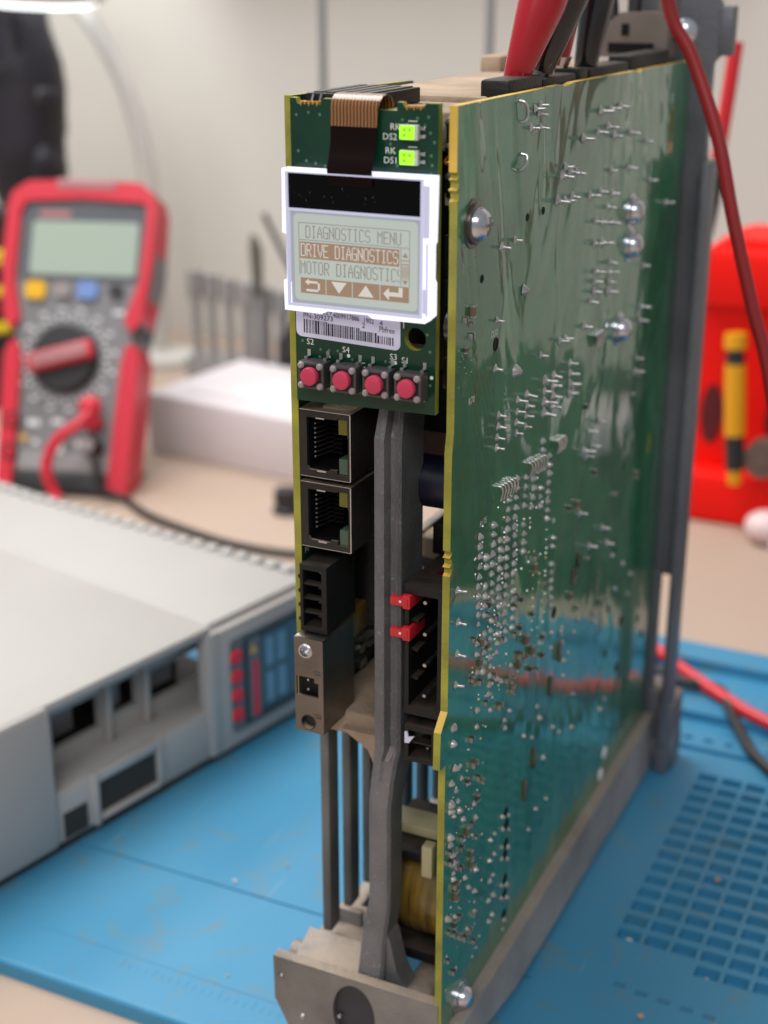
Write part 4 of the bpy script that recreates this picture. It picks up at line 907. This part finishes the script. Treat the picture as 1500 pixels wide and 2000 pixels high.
    for y, z in spots:
        i = rc.random() < .35; i = int(i)
        o = m0[i] if not used[i] else place(m0[i], 'chip_component', ob, (36, y, z)); used[i] = True
        o.location = (Vector((36, y, z))-BASE[ob.name])*MM
        if rc.random() < .25: o.rotation_euler = (R(90), 0, 0)
        s = rc.uniform(.75, 1.1); o.scale = (s, s, s)
    # tiny vias and flux beads nobody could count
    v = MB()
    for k in range(260):
        r_ = rc.random()
        if r_ < .55: y = 12.3+4.2*rc.randrange(12)+rc.uniform(-.4, .4); z = -24-1.2*rc.randrange(40)
        elif r_ < .8: y = rc.uniform(0, 22); z = rc.uniform(-135, -74)
        else: y = rc.uniform(1, 9); z = rc.uniform(8, 36)
        if not (0 < y < 160): continue
        q = rc.uniform(.18, .42); v.m(0 if rc.random() < .8 else 1)
        if r_ >= .8: q *= .55; v.m(2)
        v.lathe((36, y, z), (1, 0, 0), [(q, 0), (q*.8, q*.5), (q*.2, q*.8)], 6)
    v.build('solder_beads', ['tin', 'tinwarm', 'via'], ob, kind='stuff')
    # screws with washers
    for (y, z, s) in ((7.2, 39.1, 1.), (115., 26.5, .95), (115.5, 17.8, .95), (109.6, -3.0, .95), (8.9, -140.0, .85)):
        MB().lathe((36, y, z), (1, 0, 0), [(4.7*s, 0), (4.7*s, .25), (3.9*s, .3), (3.9*s, .9), (3.7*s, 1.0), (3.4*s, 1.02)], 30).build('washer', ['nickel' if s == 1. else 'screw'], ob)
        h = MB(); h.lathe((36.9, y, z), (1, 0, 0), [(3.3*s, 0), (3.25*s, .6), (2.9*s, 1.4), (2.2*s, 2.1), (1.3*s, 2.5), (.1, 2.62)], 28)
        sw = h.build('screw', ['screw'], ob)
    for (y, z, s) in ((7.2, 39.1, 1.),):
        c = MB(); c.box(38.7, 39.56, y-.3, y+.3, z-1.5, z+1.5); c.box(38.7, 39.58, y-1.5, y+1.5, z-.3, z+.3); c.build('screw_slot', ['castd'], ob, smooth=0)
    # silk print
    F = lambda y, z: frame((36.06, y, z), (0, 1, 0), (0, 0, 1), (1, 0, 0))
    s = MB()
    for t_, h_, y_, z_ in (('D30', 1.4, 18.0, 14.6), ('R70', 1.4, 6.6, 3.6), ('R175', 1.3, 14.4, -24.9)):
        q_ = MB(); text_into(q_, t_, h_, F(y_, z_)); q_.build('silk_text', ['silk'], ob, smooth=0)
    for i in range(24):
        a0 = 2*math.pi*i/24; a1 = 2*math.pi*(i+1)/24
        for rr in (3.2, 2.8): pass
        y0, z0, y1, z1 = 7.2+2.2*math.cos(a0), 12.5+3*math.sin(a0), 7.2+2.2*math.cos(a1), 12.5+3*math.sin(a1)
        if i < 18: s.quad((36.05, y0, z0), (36.05, y1, z1), (36.05, 7.2+(y1-7.2)*.88, 12.5+(z1-12.5)*.88), (36.05, 7.2+(y0-7.2)*.88, 12.5+(z0-12.5)*.88))
    for i in range(6): s.box(36.0, 36.05, 3.2+.55*i, 3.5+.55*i, 6.2+.35*i, 9.6+.3*i)
    for i in range(7): s.box(36.0, 36.05, 8.4+.3*i, 8.6+.3*i, 13+.2*i, 17-.3*i)
    s.build('approval_mark', ['via'], ob, smooth=0)
    # gold finger at the slot
    MB().box(36.0, 36.15, 148.2, 151, 37.4, 40.2, .05).build('bare_pad', ['gold'], ob, smooth=0)
    for y, z in ((120.8, -134), (118, -140), (66, -148)):
        if z > -142: MB().lathe((36, y, z), (1, 0, 0), [(2.0, 0), (1.8, .3), (.1, .6)], 12).build('glue_drop', ['mmwhite'], ob)
    for y, z, a, c in ((72, -79, 1.6, 5), (66, -86, 1.6, 5), (55, -101, 1.6, 5.5), (49, -107, 1.6, 5.5), (84, -58, 2, 4), (80, -61, 2, 4)):
        MB().box(36, 36.8, y-a/2, y+a/2, z-c/2, z+c/2, .2).build('solder_tab', ['nickel'], ob, smooth=20)
build_board()
print('drive done')
# ------------------------------------------------------------------ white drive housing lying on the left
def build_housing():
    T = frame((-97, 85, -163), (.2149, .9766, 0), (0, 0, 1), (.9766, -.2149, 0))
    H = thing('drive_housing', (-190, 80, -163), 'off-white plastic drive housing with four red buttons lying on the blue mat', 'housing')
    def L(): m = MB(); m.T = T; return m
    s0, s1 = -125, 74
    a = L()
    a.box(s0, -43, 2.5, 50.2, -60, 1.5, 2.5); a.box(s0, -42.8, 3, 50.0, -190, -20, 1.5)                      # end block
    a.box(s0, 24, 46.5, 50.5, -190, 0.4, 1.9)                    # lid over the recess
    a.box(-43.2, 36, 2.6, 20, -14.5, -.2, 1.2)                    # lower block, ledge on top
    a.box(22.5, 71, 2.5, 47.2, -4, .6, 1.0); a.box(36, 70.8, 3, 46, -16, -3.8, .4); a.box(23, s1-1, 44, 50.2, -190, -1.6, 2.4); a.box(20.6, 26.0, 3, 48, -4.5, 1.2, 1.2)
    for s in (-12, 4.2): a.box(s-.9, s+.9, 20, 47.2, -13.2, -10.0, .7)
    a.box(-30, -27.6, 3, 21.0, -2, 1.6, .8); a.box(-3, -1.2, 5, 21, -2, 1.2, .6); a.box(-27.6, -3, 17.2, 20.8, -2, 1.2, .6); a.box(-27.4, -3, 4, 5.8, -1.5, 1.4, .4)
    a.plate([(-43, 19), (36.2, 19), (36.2, 48), (-43, 48)], [[(-32.5, 25.5), (-13.5, 25.5), (-13.5, 37), (-32.5, 37)], [(-8.0, 27), (2.2, 27), (2.2, 37.5), (-8.0, 37.5)], [(8, 25), (33, 25), (33, 36), (8, 36)]], 'z', -15.5, -13)
    n = 26
    for k in range(n):
        nn = -4-7.0*k; a.box(s1-3+.048*nn, s1+2.2+.048*nn, 44, 51.6, nn-2.4, nn+2.0, .9)
    a.build('shell', ['housing'], H, smooth=30)
    d = L(); d.box(s0+2, s1-3, 0, 2.45, -188, -1.2); d.box(-42, 35.5, 4, 46.3, -60, -30); d.build('shade_fill', ['housdark'], H, smooth=0)  # black slab fills the gap underneath, its shade put into the colour
    d = L(); d.box(-27, -3.4, 6, 16.4, -1, -.12); d.build('slot', ['housdark'], H, smooth=0)
    d = L(); d.box(-41, -31.8, 3.8, 12.4, -.3, -.05); d.build('slot', ['housdark'], H, smooth=0)
    f = L(); f.prism(rrect(31, 71, 7.5, 42, 2), 'z', .5, .9); f.m(1).prism(rrect(37.2, 70, 8.8, 40.6, 1), 'z', .85, 1.05)
    f.build('front_film', ['houslens', 'mmdark'], H, smooth=0)
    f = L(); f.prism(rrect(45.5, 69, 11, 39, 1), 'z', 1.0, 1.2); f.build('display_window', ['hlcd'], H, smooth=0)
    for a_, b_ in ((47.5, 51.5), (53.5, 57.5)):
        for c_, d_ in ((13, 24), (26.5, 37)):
            f = L(); f.prism(rrect(a_, b_, c_, d_, 1), 'z', 1.15, 1.3); f.build('painted_reflection', ['hreflect'], H, smooth=0)  # flat bars that draw the window's reflection in plain colour
    f = L(); f.prism(rrect(39, 45, 9.8, 39.6, .4), 'z', 1.0, 1.15); f.build('legend_strip', ['houslens'], H, smooth=0)
    f = L(); f.prism(rrect(41, 43.8, 10.5, 31, .4), 'z', 1.1, 1.25); f.build('pink_bar', ['hbutton'], H, smooth=0)
    f = L(); f.prism([(40, 34), (43.4, 34), (41.7, 37.4)], 'z', 1.1, 1.25); f.build('warning_mark', ['yel'], H, smooth=0)
    for h in (35.6, 28.4, 21.4, 14.2):
        f = L(); f.lathe((33.4, h, .8), (0, 0, 1), [(2.6, 0), (2.6, .7), (2.1, 1.2), (.1, 1.3)], 16); f.build('push_button', ['hbutton'], H)
    e = L(); e.box(-26, -18, 24, 38, -24, -21); e.box(-6, 0, 26, 34, -22, -19); e.box(12, 24, 25, 31, -26, -20); e.cyl((20, 33, -19), (31, 34, -22), 2.2, 2.2, 10); e.build('inner_part', ['rackgrey'], H, smooth=0)
build_housing()

# ------------------------------------------------------------------ multimeter
def build_meter():
    th = R(25); u = Vector((.9615, .2748, 0)); bk = Vector((-.2748, .9615, 0)); wv = Vector((0, 0, 1))*math.cos(th)+bk*math.sin(th); n = u.cross(wv)
    T = frame((-345.1, 298.5, -168), u, wv, n)
    K = thing('multimeter', (-311, 320, -168), 'red and grey multimeter leaning back on the bench behind the white housing', 'multimeter')
    def L(): m = MB(); m.T = T; return m
    def lift(m):
        Ti = T.inverted(); tn = math.tan(th)
        for i, v in enumerate(m.v):
            q = Ti @ v
            if q.y < -q.z*tn+.2: q.y = -q.z*tn+.2; m.v[i] = T @ q
        return m
    def out(p, k, a, b):
        cx, cy = 37.5, 80
        return [[Vector((cx+(x-cx)*s, cy+(y-cy)*s, z)) for x, y in p] for s, z in ((.93*k, a), (k, a+3), (k, b-2.5), (.965*k, b-.5), (.93*k, b))]
    def lf(m, rings):
        m2 = m; m2.loft(rings); return m2
    body = [(5, 0), (70, 0), (71, 74), (74, 92), (78, 122), (77, 152), (68, 160), (38, 162), (8, 160), (-1, 152), (-2, 122), (1, 92), (4, 74)]
    b = L(); b.loft(out(body, .96, -26, 0)); lift(b).build('case', ['mmgrey'], K, smooth=40)
    # red rubber holster: top cap with cheeks, and two lower cheeks
    top = [(-4, 152), (-2, 158), (6, 163.5), (38, 165), (67, 163.5), (74.5, 158), (76.5, 150), (76, 122), (73, 92), (69, 85), (64, 91), (70.5, 112), (71.8, 148), (70.5, 153), (38, 155), (6, 153), (3.2, 148), (2.6, 112), (7.5, 91), (3, 85), (-1.5, 92), (-4.6, 122)]
    r = L(); r.prism(top, 'z', -20, 3.2); r.build('holster', ['mmred'], K, smooth=30)
    r = L(); r.prism([(62, 2), (72.5, 0), (73.5, 40), (73.8, 72), (71, 79), (66.5, 79), (64.5, 70)], 'z', -20, 3.4); lift(r).build('holster', ['mmred'], K, smooth=30)
    r = L(); r.prism([(3, 0), (11, 2), (10, 70), (7.5, 79), (3.5, 79), (1, 72)], 'z', -30, 3.4); lift(r).build('holster', ['mmred'], K, smooth=30)
    r = L(); r.box(22, 54, 159.5, 165, 2.6, 3.7, .5); r.build('logo_band', ['mmpink'], K)
    r = L(); r.prism(rrect(5, 71.5, 112.6, 152.4, 3), 'z', -1, 1.0); r.build('window', ['mmframe'], K, smooth=0)
    r = L(); r.prism(rrect(10, 67.5, 114.8, 143, 2), 'z', .9, 1.25); r.build('lcd', ['mmlcd'], K, smooth=0)
    r = L(); r.box(13, 30, 145, 148.6, .95, 1.3); r.build('name_strip', ['mmpink'], K, smooth=0)
    for x, y, m_, s in ((14.5, 106.2, 'yel', 5.6), (29, 106.6, 'swpost', 4.6), (42.6, 107, 'blue', 5.6), (58, 107, 'mmdark', 3.6)):
        r = L(); r.prism(rrect(x-s, x+s, y-s*.85, y+s*.85, s*.5), 'z', -.6, 2.4); r.build('button', [m_], K, smooth=30)
    r = L(); r.lathe((33.5, 71, 0), (0, 0, 1), [(18.5, -.5), (18.5, .8), (17, 1.6), (16.6, 5), (.1, 5.2)], 36); k = r.build('dial', ['mmdark'], K)
    r = MB(); r.T = T @ Matrix.Translation((33.5, 71, 5)) @ Matrix.Rotation(R(16), 4, 'Z'); r.box(-18, 18, -5, 5, 0, 6, 2.2); r.m(1).box(-15, 15, -3.6, 3.6, 5.6, 6.6, .6); r.build('pointer', ['mmred', 'mmpink'], k, smooth=30)
    r = L()
    for i in range(38):
        a = 2*math.pi*i/38; ra = 21.5+1.2*(i % 2); x, y = 33.5+ra*math.cos(a), 71+ra*math.sin(a); r.box(x-.9, x+.9, y-.7, y+.7, -.5, .18)
    for i in range(16):
        a = 2*math.pi*(i+.4)/16; x, y = 33.5+26.5*math.cos(a), 71+26.5*math.sin(a)
        if 3 < x < 64: r.box(x-1.6, x+1.6, y-.8, y+.8, -.5, .18)
    for x, y, a, c in ((19, 37, 7, 3), (32, 38, 6, 2.4), (21, 27, 3, 2.4), (33, 24, 6, 4), (46, 27, 7, 3), (19, 19, 6, 3), (33, 14, 8, 3), (60, 96, 6, 2)): r.box(x-a/2, x+a/2, y-c/2, y+c/2, -.5, .2)
    r.build('dial_print', ['mmwhite'], K, smooth=0)
    r = L()
    for x, y in ((14.5, 29), (20, 14)): r.box(x-1.8, x+1.8, y-1.5, y+1.5, -.5, .25)
    r.build('yellow_print', ['yel'], K, smooth=0)
    for x, y in ((8.0, 37.4), (8.2, 21)):
        r = L(); r.lathe((x, y, 0), (0, 0, 1), [(4.4, -.5), (4.4, 3.6), (3, 3.8), (2.6, 3.0), (.1, 2.9)], 18); r.m(1).lathe((x, y, 0), (0, 0, 1), [(2.2, 3.0), (1.8, 3.9), (.1, 3.7)], 14); r.build('input_jack', ['redin', 'mmred'], K)
    r = L(); r.box(5, 70, .5, 11.5, -37, 1.8, 1.5); lift(r).build('base_bumper', ['mmdark'], K)
    r = L(); r.box(12, 62, 12.5, 22, -.3, .9, .4); r.build('warning_plate', ['rackgrey'], K, smooth=0)
    r = L(); r.prism([(70, 80), (73, 86), (71.5, 92), (67, 87)], 'z', -18, 2); r.build('side_grip', ['mmdark'], K)
    # leads
    def W(x, y, z): return T @ Vector((x, y, z))
    P = thing('test_lead', W(53, 45, 0), 'red test lead plugged into the lower right jack of the multimeter', 'test lead')
    m = L(); m.lathe((53, 38, 0), (0, 0, 1), [(4.2, .2), (4.6, 2), (4.8, 9), (4.2, 13)], 16); m.ball((53, 45, 11), 6, 6, 5.2, 14, 10); m.build('plug', ['mmred'], P)
    m = MB(); m.tube([W(54, 42, 13), W(49, 35, 16), W(41, 28, 18), W(36, 18, 18), (W(36, 8, 17)), Vector((-302, 296, -164.5)), Vector((-292, 278, -165)), Vector((-300, 252, -165)), Vector((-330, 240, -165))], 2.9, 10); m.build('cable', ['mmred'], P)
    P = thing('test_lead', W(54, 24, 0), 'black test lead plugged in below the red plug of the multimeter', 'test lead')
    m = L(); m.lathe((54, 25, 0), (0, 0, 1), [(4.2, .2), (4.6, 2), (4.8, 10), (3.4, 13)], 16); m.build('plug', ['mmdark'], P)
    m = L(); m.lathe((54, 25, 12), (0, 0, 1), [(3.6, 0), (3.4, 2.5), (.1, 3.2)], 14); m.build('plug_cap', ['swpost'], P)
    m = MB(); m.tube([W(55, 24, 12), W(59, 15, 13), W(62, 4, 9), Vector((-272, 312, -165)), Vector((-248, 298, -165)), Vector((-216, 289, -165.5)), Vector((-190, 284, -165.5)), Vector((-160, 286, -165.5)), Vector((-130, 300, -165.5))], 1.7, 10); m.build('cable', ['leadblack'], P)
build_meter()

# ------------------------------------------------------------------ things on the bench behind
b = MB()
ux, uy = .9917, -.1285
b.T = frame((-311, 391.3, -168), (ux, uy, 0), (.1285, .9917, 0), (0, 0, 1))
b.box(0, 130, 0, 86, 0, 33.6, 1.2); bx = thing('white_box', (-250, 420, -168), 'plain white cardboard box behind the drive, beside the multimeter', 'box')
b.build('carton', ['carton'], bx)
b = MB(); b.T = frame((-311, 391.3, -168), (ux, uy, 0), (.1285, .9917, 0), (0, 0, 1)); b.box(18, 120, 14, 74, 33.6, 34.6, .4); b.build('lid_panel', ['carton'], bx)
tr = thing('tool_rack', (-315, 520, -168), 'grey rack with a row of flat headed prongs behind the white box', 'tool rack')
MB().box(-355, -272, 498, 520, -168, -143, 2).build('base', ['rackgrey'], tr)
for i, x in enumerate((-346, -334.5, -322, -309, -297, -284.5)):
    wd = (4.2, 4.2, 4.2, 4.8, 4.8, 4.4)[i]; hd = -104-1.2*i
    m = MB(); zt = -88.5-1.6*i
    lw = 2.0 if i < 3 else 3.6
    m.loft([[Vector((x+a*lw, 500+c*1.6, -144)) for a, c in ((-1, -1), (1, -1), (1, 1), (-1, 1))], [Vector((x+a*lw, 500+c*1.6, hd-4)) for a, c in ((-1, -1), (1, -1), (1, 1), (-1, 1))],
            [Vector((x+a*wd, 500+c*2.6, hd)) for a, c in ((-1, -1), (1, -1), (1, 1), (-1, 1))], [Vector((x+a*wd, 500+c*2.6, zt)) for a, c in ((-1, -1), (1, -1), (1, 1), (-1, 1))]])
    m.build('prong', ['rackgrey'], tr, smooth=0)
m = MB(); m.tube([(-294, 488, -140), (-295, 490, -98)], lambda t: 2.4, 10, 0); m.m(1).loft([MB().ring((-295, 490, -98), (0, 0, 1), 3.0, 10), MB().ring((-296, 490, -70), (0, 0, 1), 4.0, 10), MB().ring((-297.5, 490, -62), (0, 0, 1), 1.8, 10)])
m.build('hand_tool', ['rackgrey', 'olive'], at=(-294, 488, -140), label='olive handled hand tool standing upright among the grey prongs', cat='tool')
MB().tube([(-287, 485, -48), (-270, 488, -82), (-240, 495, -140)], 1.7, 8).build('thin_stick', ['mmdark'], at=(-240, 495, -140), label='thin dark stick leaning behind the display of the drive', cat='stick')
m = MB(); m.prism([(-276, -168), (-215, -168), (-215, -96), (-250, -96), (-262, -104), (-276, -122)], 'y', 478, 530); m.build('black_case', ['mmdark'], at=(-250, 500, -168), label='black plastic case half hidden behind the drive and white box', cat='case')
for x, lab in ((-212.5, 'thin grey rod rising behind the display end of the drive'), (-123.5, 'thin grey rod rising behind the red crocodile clip')):
    m = MB(); m.tube([(x+.5, 420, -168), (x, 420, 40), (x+(-1.5 if x < -200 else 1), 420, 220)], 2.1, 10); m.lathe((x+.5, 420, -168), (0, 0, 1), [(14, 0), (14, 4), (4, 7), (2.5, 12)], 18)
    m.build('rod_stand', ['rod'], at=(x, 420, -168), label=lab, cat='rod', group='thin grey rods behind the drive')
# lamp
lp = thing('bench_light', (-410, 560, -168), 'lit white lamp at the top left with a pale curved arm', 'lamp')
MB().lathe((-470, 520, 69), (.1, -.05, 1), [(44, 0), (46, 2), (46, 9), (38, 14), (.1, 16)], 32).build('lamp_head', ['whitecable'], lp)
MB().lathe((-470, 520, 68.6), (-.1, .05, -1), [(42, 0), (40, 1.8), (.1, 2.6)], 32).build('diffuser', ['lamp'], lp)
m = MB(); m.tube([(-474, 552, 74), (-455, 558, 54), (-440, 560, 30), (-429, 560, 8), (-420, 560, -25), (-416, 560, -60), (-414, 560, -120), (-414, 560, -166)], 5.6, 12); m.lathe((-414, 560, -168), (0, 0, 1), [(26, 0), (26, 5), (8, 9)], 20); m.build('arm', ['whitecable'], lp)
# dark bundle hanging at the back left
m = MB(); m.tube([(-478, 505, 170), (-474, 505, 60), (-470, 505, 15), (-472, 505, -30), (-466, 505, -60)], lambda t: 17+9*math.sin(t*2.6), 16)
m.ball((-452, 500, 10), 12, 12, 10, 12, 8); m.ball((-455, 498, -28), 13, 12, 12, 12, 8); m.ball((-462, 497, 40), 9, 9, 16, 12, 8); m.tube([(-462, 492, 130), (-458, 490, 50), (-463, 488, 0), (-452, 490, -40)], 4, 8)
for i, v in enumerate(m.v): m.v[i] = v+Vector((random.uniform(-1.2, 1.2), random.uniform(-1.2, 1.2), random.uniform(-1.2, 1.2)))
m.build('hanging_bundle', ['jack'], at=(-470, 505, 60), label='dark lumpy bundle hanging at the back left above the multimeter', cat='bundle')
cl = thing('cable_coil', (-452, 432, -168), 'black and yellow striped coil at the left edge behind the multimeter', 'cable coil')
m = MB().cyl((-455, 436, -168), (-452, 432, -50), 21, 19, 20).build('core', ['mmdark'], cl)
for i, (z, t) in enumerate(((-64, .45), (-74, .12), (-94, .05), (-117, 0))):
    pts = [(-454+23.5*math.cos(a), 434+23.5*math.sin(a), z-t*30*math.cos(a)*.8) for a in [2*math.pi*k/20 for k in range(20)]]
    pts.append(pts[0]); MB().tube(pts, 3.6, 8, 2).build('yellow_turn', ['yellowstripe'], cl)
m = MB(); m.lathe((-193, 337.5, -168), (0, 0, 1), [(7, 0), (7.2, 2), (5.5, 4), (6.4, 8), (5.8, 12), (.1, 12.8)], 20); m.build('rubber_knob', ['mmdark'], at=(-193, 337.5, -168), label='small black rubber knob lying on the bench left of the drive', cat='knob')

# ------------------------------------------------------------------ red holder group on the right
rh = thing('tool_holder', (30, 450, -168), 'bright red moulded plastic holder standing behind the drive on the right', 'holder')
m = MB(); m.prism([(-18, -168), (74, -168), (74, -33), (-2, -33), (-12, -36), (-18, -46)], 'y', 430, 478)
m.build('back_wall', ['redp'], rh, smooth=30)
MB().box(-17, 73, 412, 430, -168, -143, 4).build('front_lip', ['redp'], rh)
m = MB(); m.loft([[Vector((-18+92*i/12, 430-(10 if z == 1 else 0)*1., -143+24*0)) for i in range(13)] for z in (0, 1)], cap=False) if False else m.box(-17, 73, 421, 430, -64, -36, 4)
m.build('upper_ridge', ['redp'], rh)
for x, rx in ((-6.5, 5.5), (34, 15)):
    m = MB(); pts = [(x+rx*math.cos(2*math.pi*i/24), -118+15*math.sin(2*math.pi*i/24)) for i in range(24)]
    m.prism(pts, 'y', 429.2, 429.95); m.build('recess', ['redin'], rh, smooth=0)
sd = thing('screwdriver', (12, 405, -143), 'yellow and black handled screwdriver leaning on the red holder', 'screwdriver')
p0 = Vector((12.6, 403, -143)); p1 = Vector((6.2, 408, -72)); ax = (p1-p0)
def seg(t0, t1, r0, r1, mt, nm):
    MB().loft([MB().ring(p0+ax*t0, ax, r0, 16), MB().ring(p0+ax*(t0+t1)/2, ax, (r0+r1)/2+.15, 16), MB().ring(p0+ax*t1, ax, r1, 16)]).build(nm, [mt], sd)
seg(0, .10, 3.0, 3.4, 'yshaft', 'tip_ring'); seg(.10, .33, 4.2, 4.6, 'mmdark', 'grip'); seg(.33, .80, 4.8, 4.8, 'yshaft', 'handle'); seg(.80, .90, 4.3, 4.0, 'mmdark', 'neck_band'); seg(.90, 1.0, 5.2, 5.0, 'yshaft', 'end_cap')
m = MB(); m.cyl((24, 404, -130), (24, 414, -130), 9, 9, 24); m.cyl((24, 403, -130), (24, 404, -130), 3.5, 3.5, 14); m.build('wheel', ['greywheel'], at=(24, 409, -139), label='dark brown wheel in front of the red holder, right of the screwdriver', cat='wheel')
m = MB(); m.ball((30, 398, -160), 10, 9, 7.8, 16, 10); m.cyl((36, 392, -166), (44, 386, -165), 4, 3, 14); m.build('pale_cap', ['pinkcap'], at=(30, 398, -168), label='pale pinkish cap lying on the bench before the red holder', cat='cap')
m = MB(); m.box(72, 330, 296, 600, -166, -146, 3); m.box(80, 120, 300, 590, -168, -165.9); m.box(280, 320, 300, 590, -168, -165.9); m.build('added_dark_case', ['mmdark'], at=(200, 450, -168), label='flat black case added beyond the right of the mat for the board to reflect', cat='case')  # added out of view so the main board reflects something dark
m = MB(); m.box(96, 152, 428, 476, -146, -128, 2); m.build('added_white_carton', ['carton'], at=(124, 450, -146), label='small white carton added on top of the flat black case for the board to reflect', cat='box')  # added out of view for the pale patches reflected in the main board
pb = thing('test_probe', (16, 300, -60), 'red and black test probe hanging behind the grey rear bracket', 'probe')
MB().tube([(19, 300, 60), (17.5, 300, 40), (15.4, 300, 16)], 2.6, 10).build('cable', ['leadred'], pb)
MB().tube([(15.6, 300, 16), (14.2, 300, 0), (12.8, 300, -10)], 3.2, 12).build('grip', ['mmdark'], pb)
MB().tube([(12.9, 300, -9), (13.2, 300, -20), (13.8, 300, -60)], 2.4, 10).build('tip_guard', ['leadred'], pb)

# ------------------------------------------------------------------ clips and cables of the drive
def clip(base, top, r0, r1, mt, lab, jaw=True, cab=None):
    c = thing('crocodile_clip', base, lab, 'clip', 'crocodile clips on the terminal strip'); b0 = Vector(base); b1 = Vector(top); d = (b1-b0)
    rings = []
    for t, k, f in ((0, .86, .85), (.04, 1, .98), (.2, 1.0, 1), (.41, 1.0, 1), (.6, 1.0, .95), (.85, .8, .85), (1, .62, .7)):
        r_ = r0+(r1-r0)*min(1, t/.42) if t < .42 else r1
        rings.append(MB().ring(b0+d*t, d, r_*k*f if t > .4 else r_*f, 20, r_*.8))
    MB().loft(rings).build('boot', [mt], c, smooth=50)
    j = MB(); q = b0-d.normalized()*5.2
    j.loft([[q+Vector((a*.5, c_*.9, 0)) for a, c_ in ((-1, -1), (1, -1), (1, 1), (-1, 1))], [b0+d*.05+Vector((a*2.1, c_*2.2, 0)) for a, c_ in ((-1, -1), (1, -1), (1, 1), (-1, 1))]])
    j.build('jaw', ['steel'], c, smooth=0)
    if cab: MB().tube([b1-d*.06]+cab, 2.0, 10).build('cable', ['leadred' if mt == 'clipred' else 'leadblack'], c)
clip((29.3, 45, 62.2), (38.3, 57, 100), 3.1, 6.2, 'clipred', 'large red crocodile clip biting the terminal strip, nearest the display', cab=[Vector((41, 62, 115)), Vector((43, 68, 140))])
clip((31.0, 57, 63.6), (43.4, 62, 100), 2.8, 4.6, 'clipblack', 'black crocodile clip tucked behind the nearest red clip', cab=[Vector((47, 66, 112)), Vector((50, 70, 140))])
clip((28.3, 76, 63.8), (32.8, 79, 101), 2.4, 3.6, 'clipred', 'red crocodile clip mostly hidden between the two black clips', cab=[Vector((33.5, 82, 116)), Vector((34, 88, 140))])
clip((30.6, 88, 62.6), (34.8, 92, 100), 3.2, 5.0, 'clipblack', 'glossy black crocodile clip on the far part of the terminal strip', cab=[Vector((36, 97, 116)), Vector((37, 104, 140))])
m = MB(); m.tube([(37, 118, 110), (40.6, 120, 77), (47.5, 121, 63.5), (55.5, 120, 45), (61, 119, 26), (68, 119, 3.5), (74, 119, -15), (84, 116, -60), (98, 108, -130), (110, 100, -159), (135, 92, -161), (175, 100, -161)], 1.75, 12)
m.build('hanging_cable', ['lead'], at=(110, 100, -163), label='dark red cable sweeping down in front of the rear bracket', cat='cable')
m = MB(); m.tube([(-10, 262, -157), (10, 249, -156), (22, 241, -157), (31, 234, -158), (48, 223, -160), (66, 212, -161), (90, 204, -161), (130, 205, -161), (190, 190, -161)], 2.3, 10)
m.build('mat_cable', ['leadred'], at=(60, 220, -163), group='cables lying on the mat', label='bright red cable lying across the rear trays of the mat', cat='cable')
m = MB(); m.tube([(0, 250, -161), (22, 233, -160), (34, 226, -159.5), (48, 226, -160), (55, 213, -161), (63, 197, -161), (71, 184, -161), (90, 168, -161), (130, 160, -161), (200, 170, -161)], 1.9, 10)
m.build('mat_cable', ['leadblack'], at=(60, 210, -163), group='cables lying on the mat', label='black cable curving over the mat beside the rear bracket foot', cat='cable')
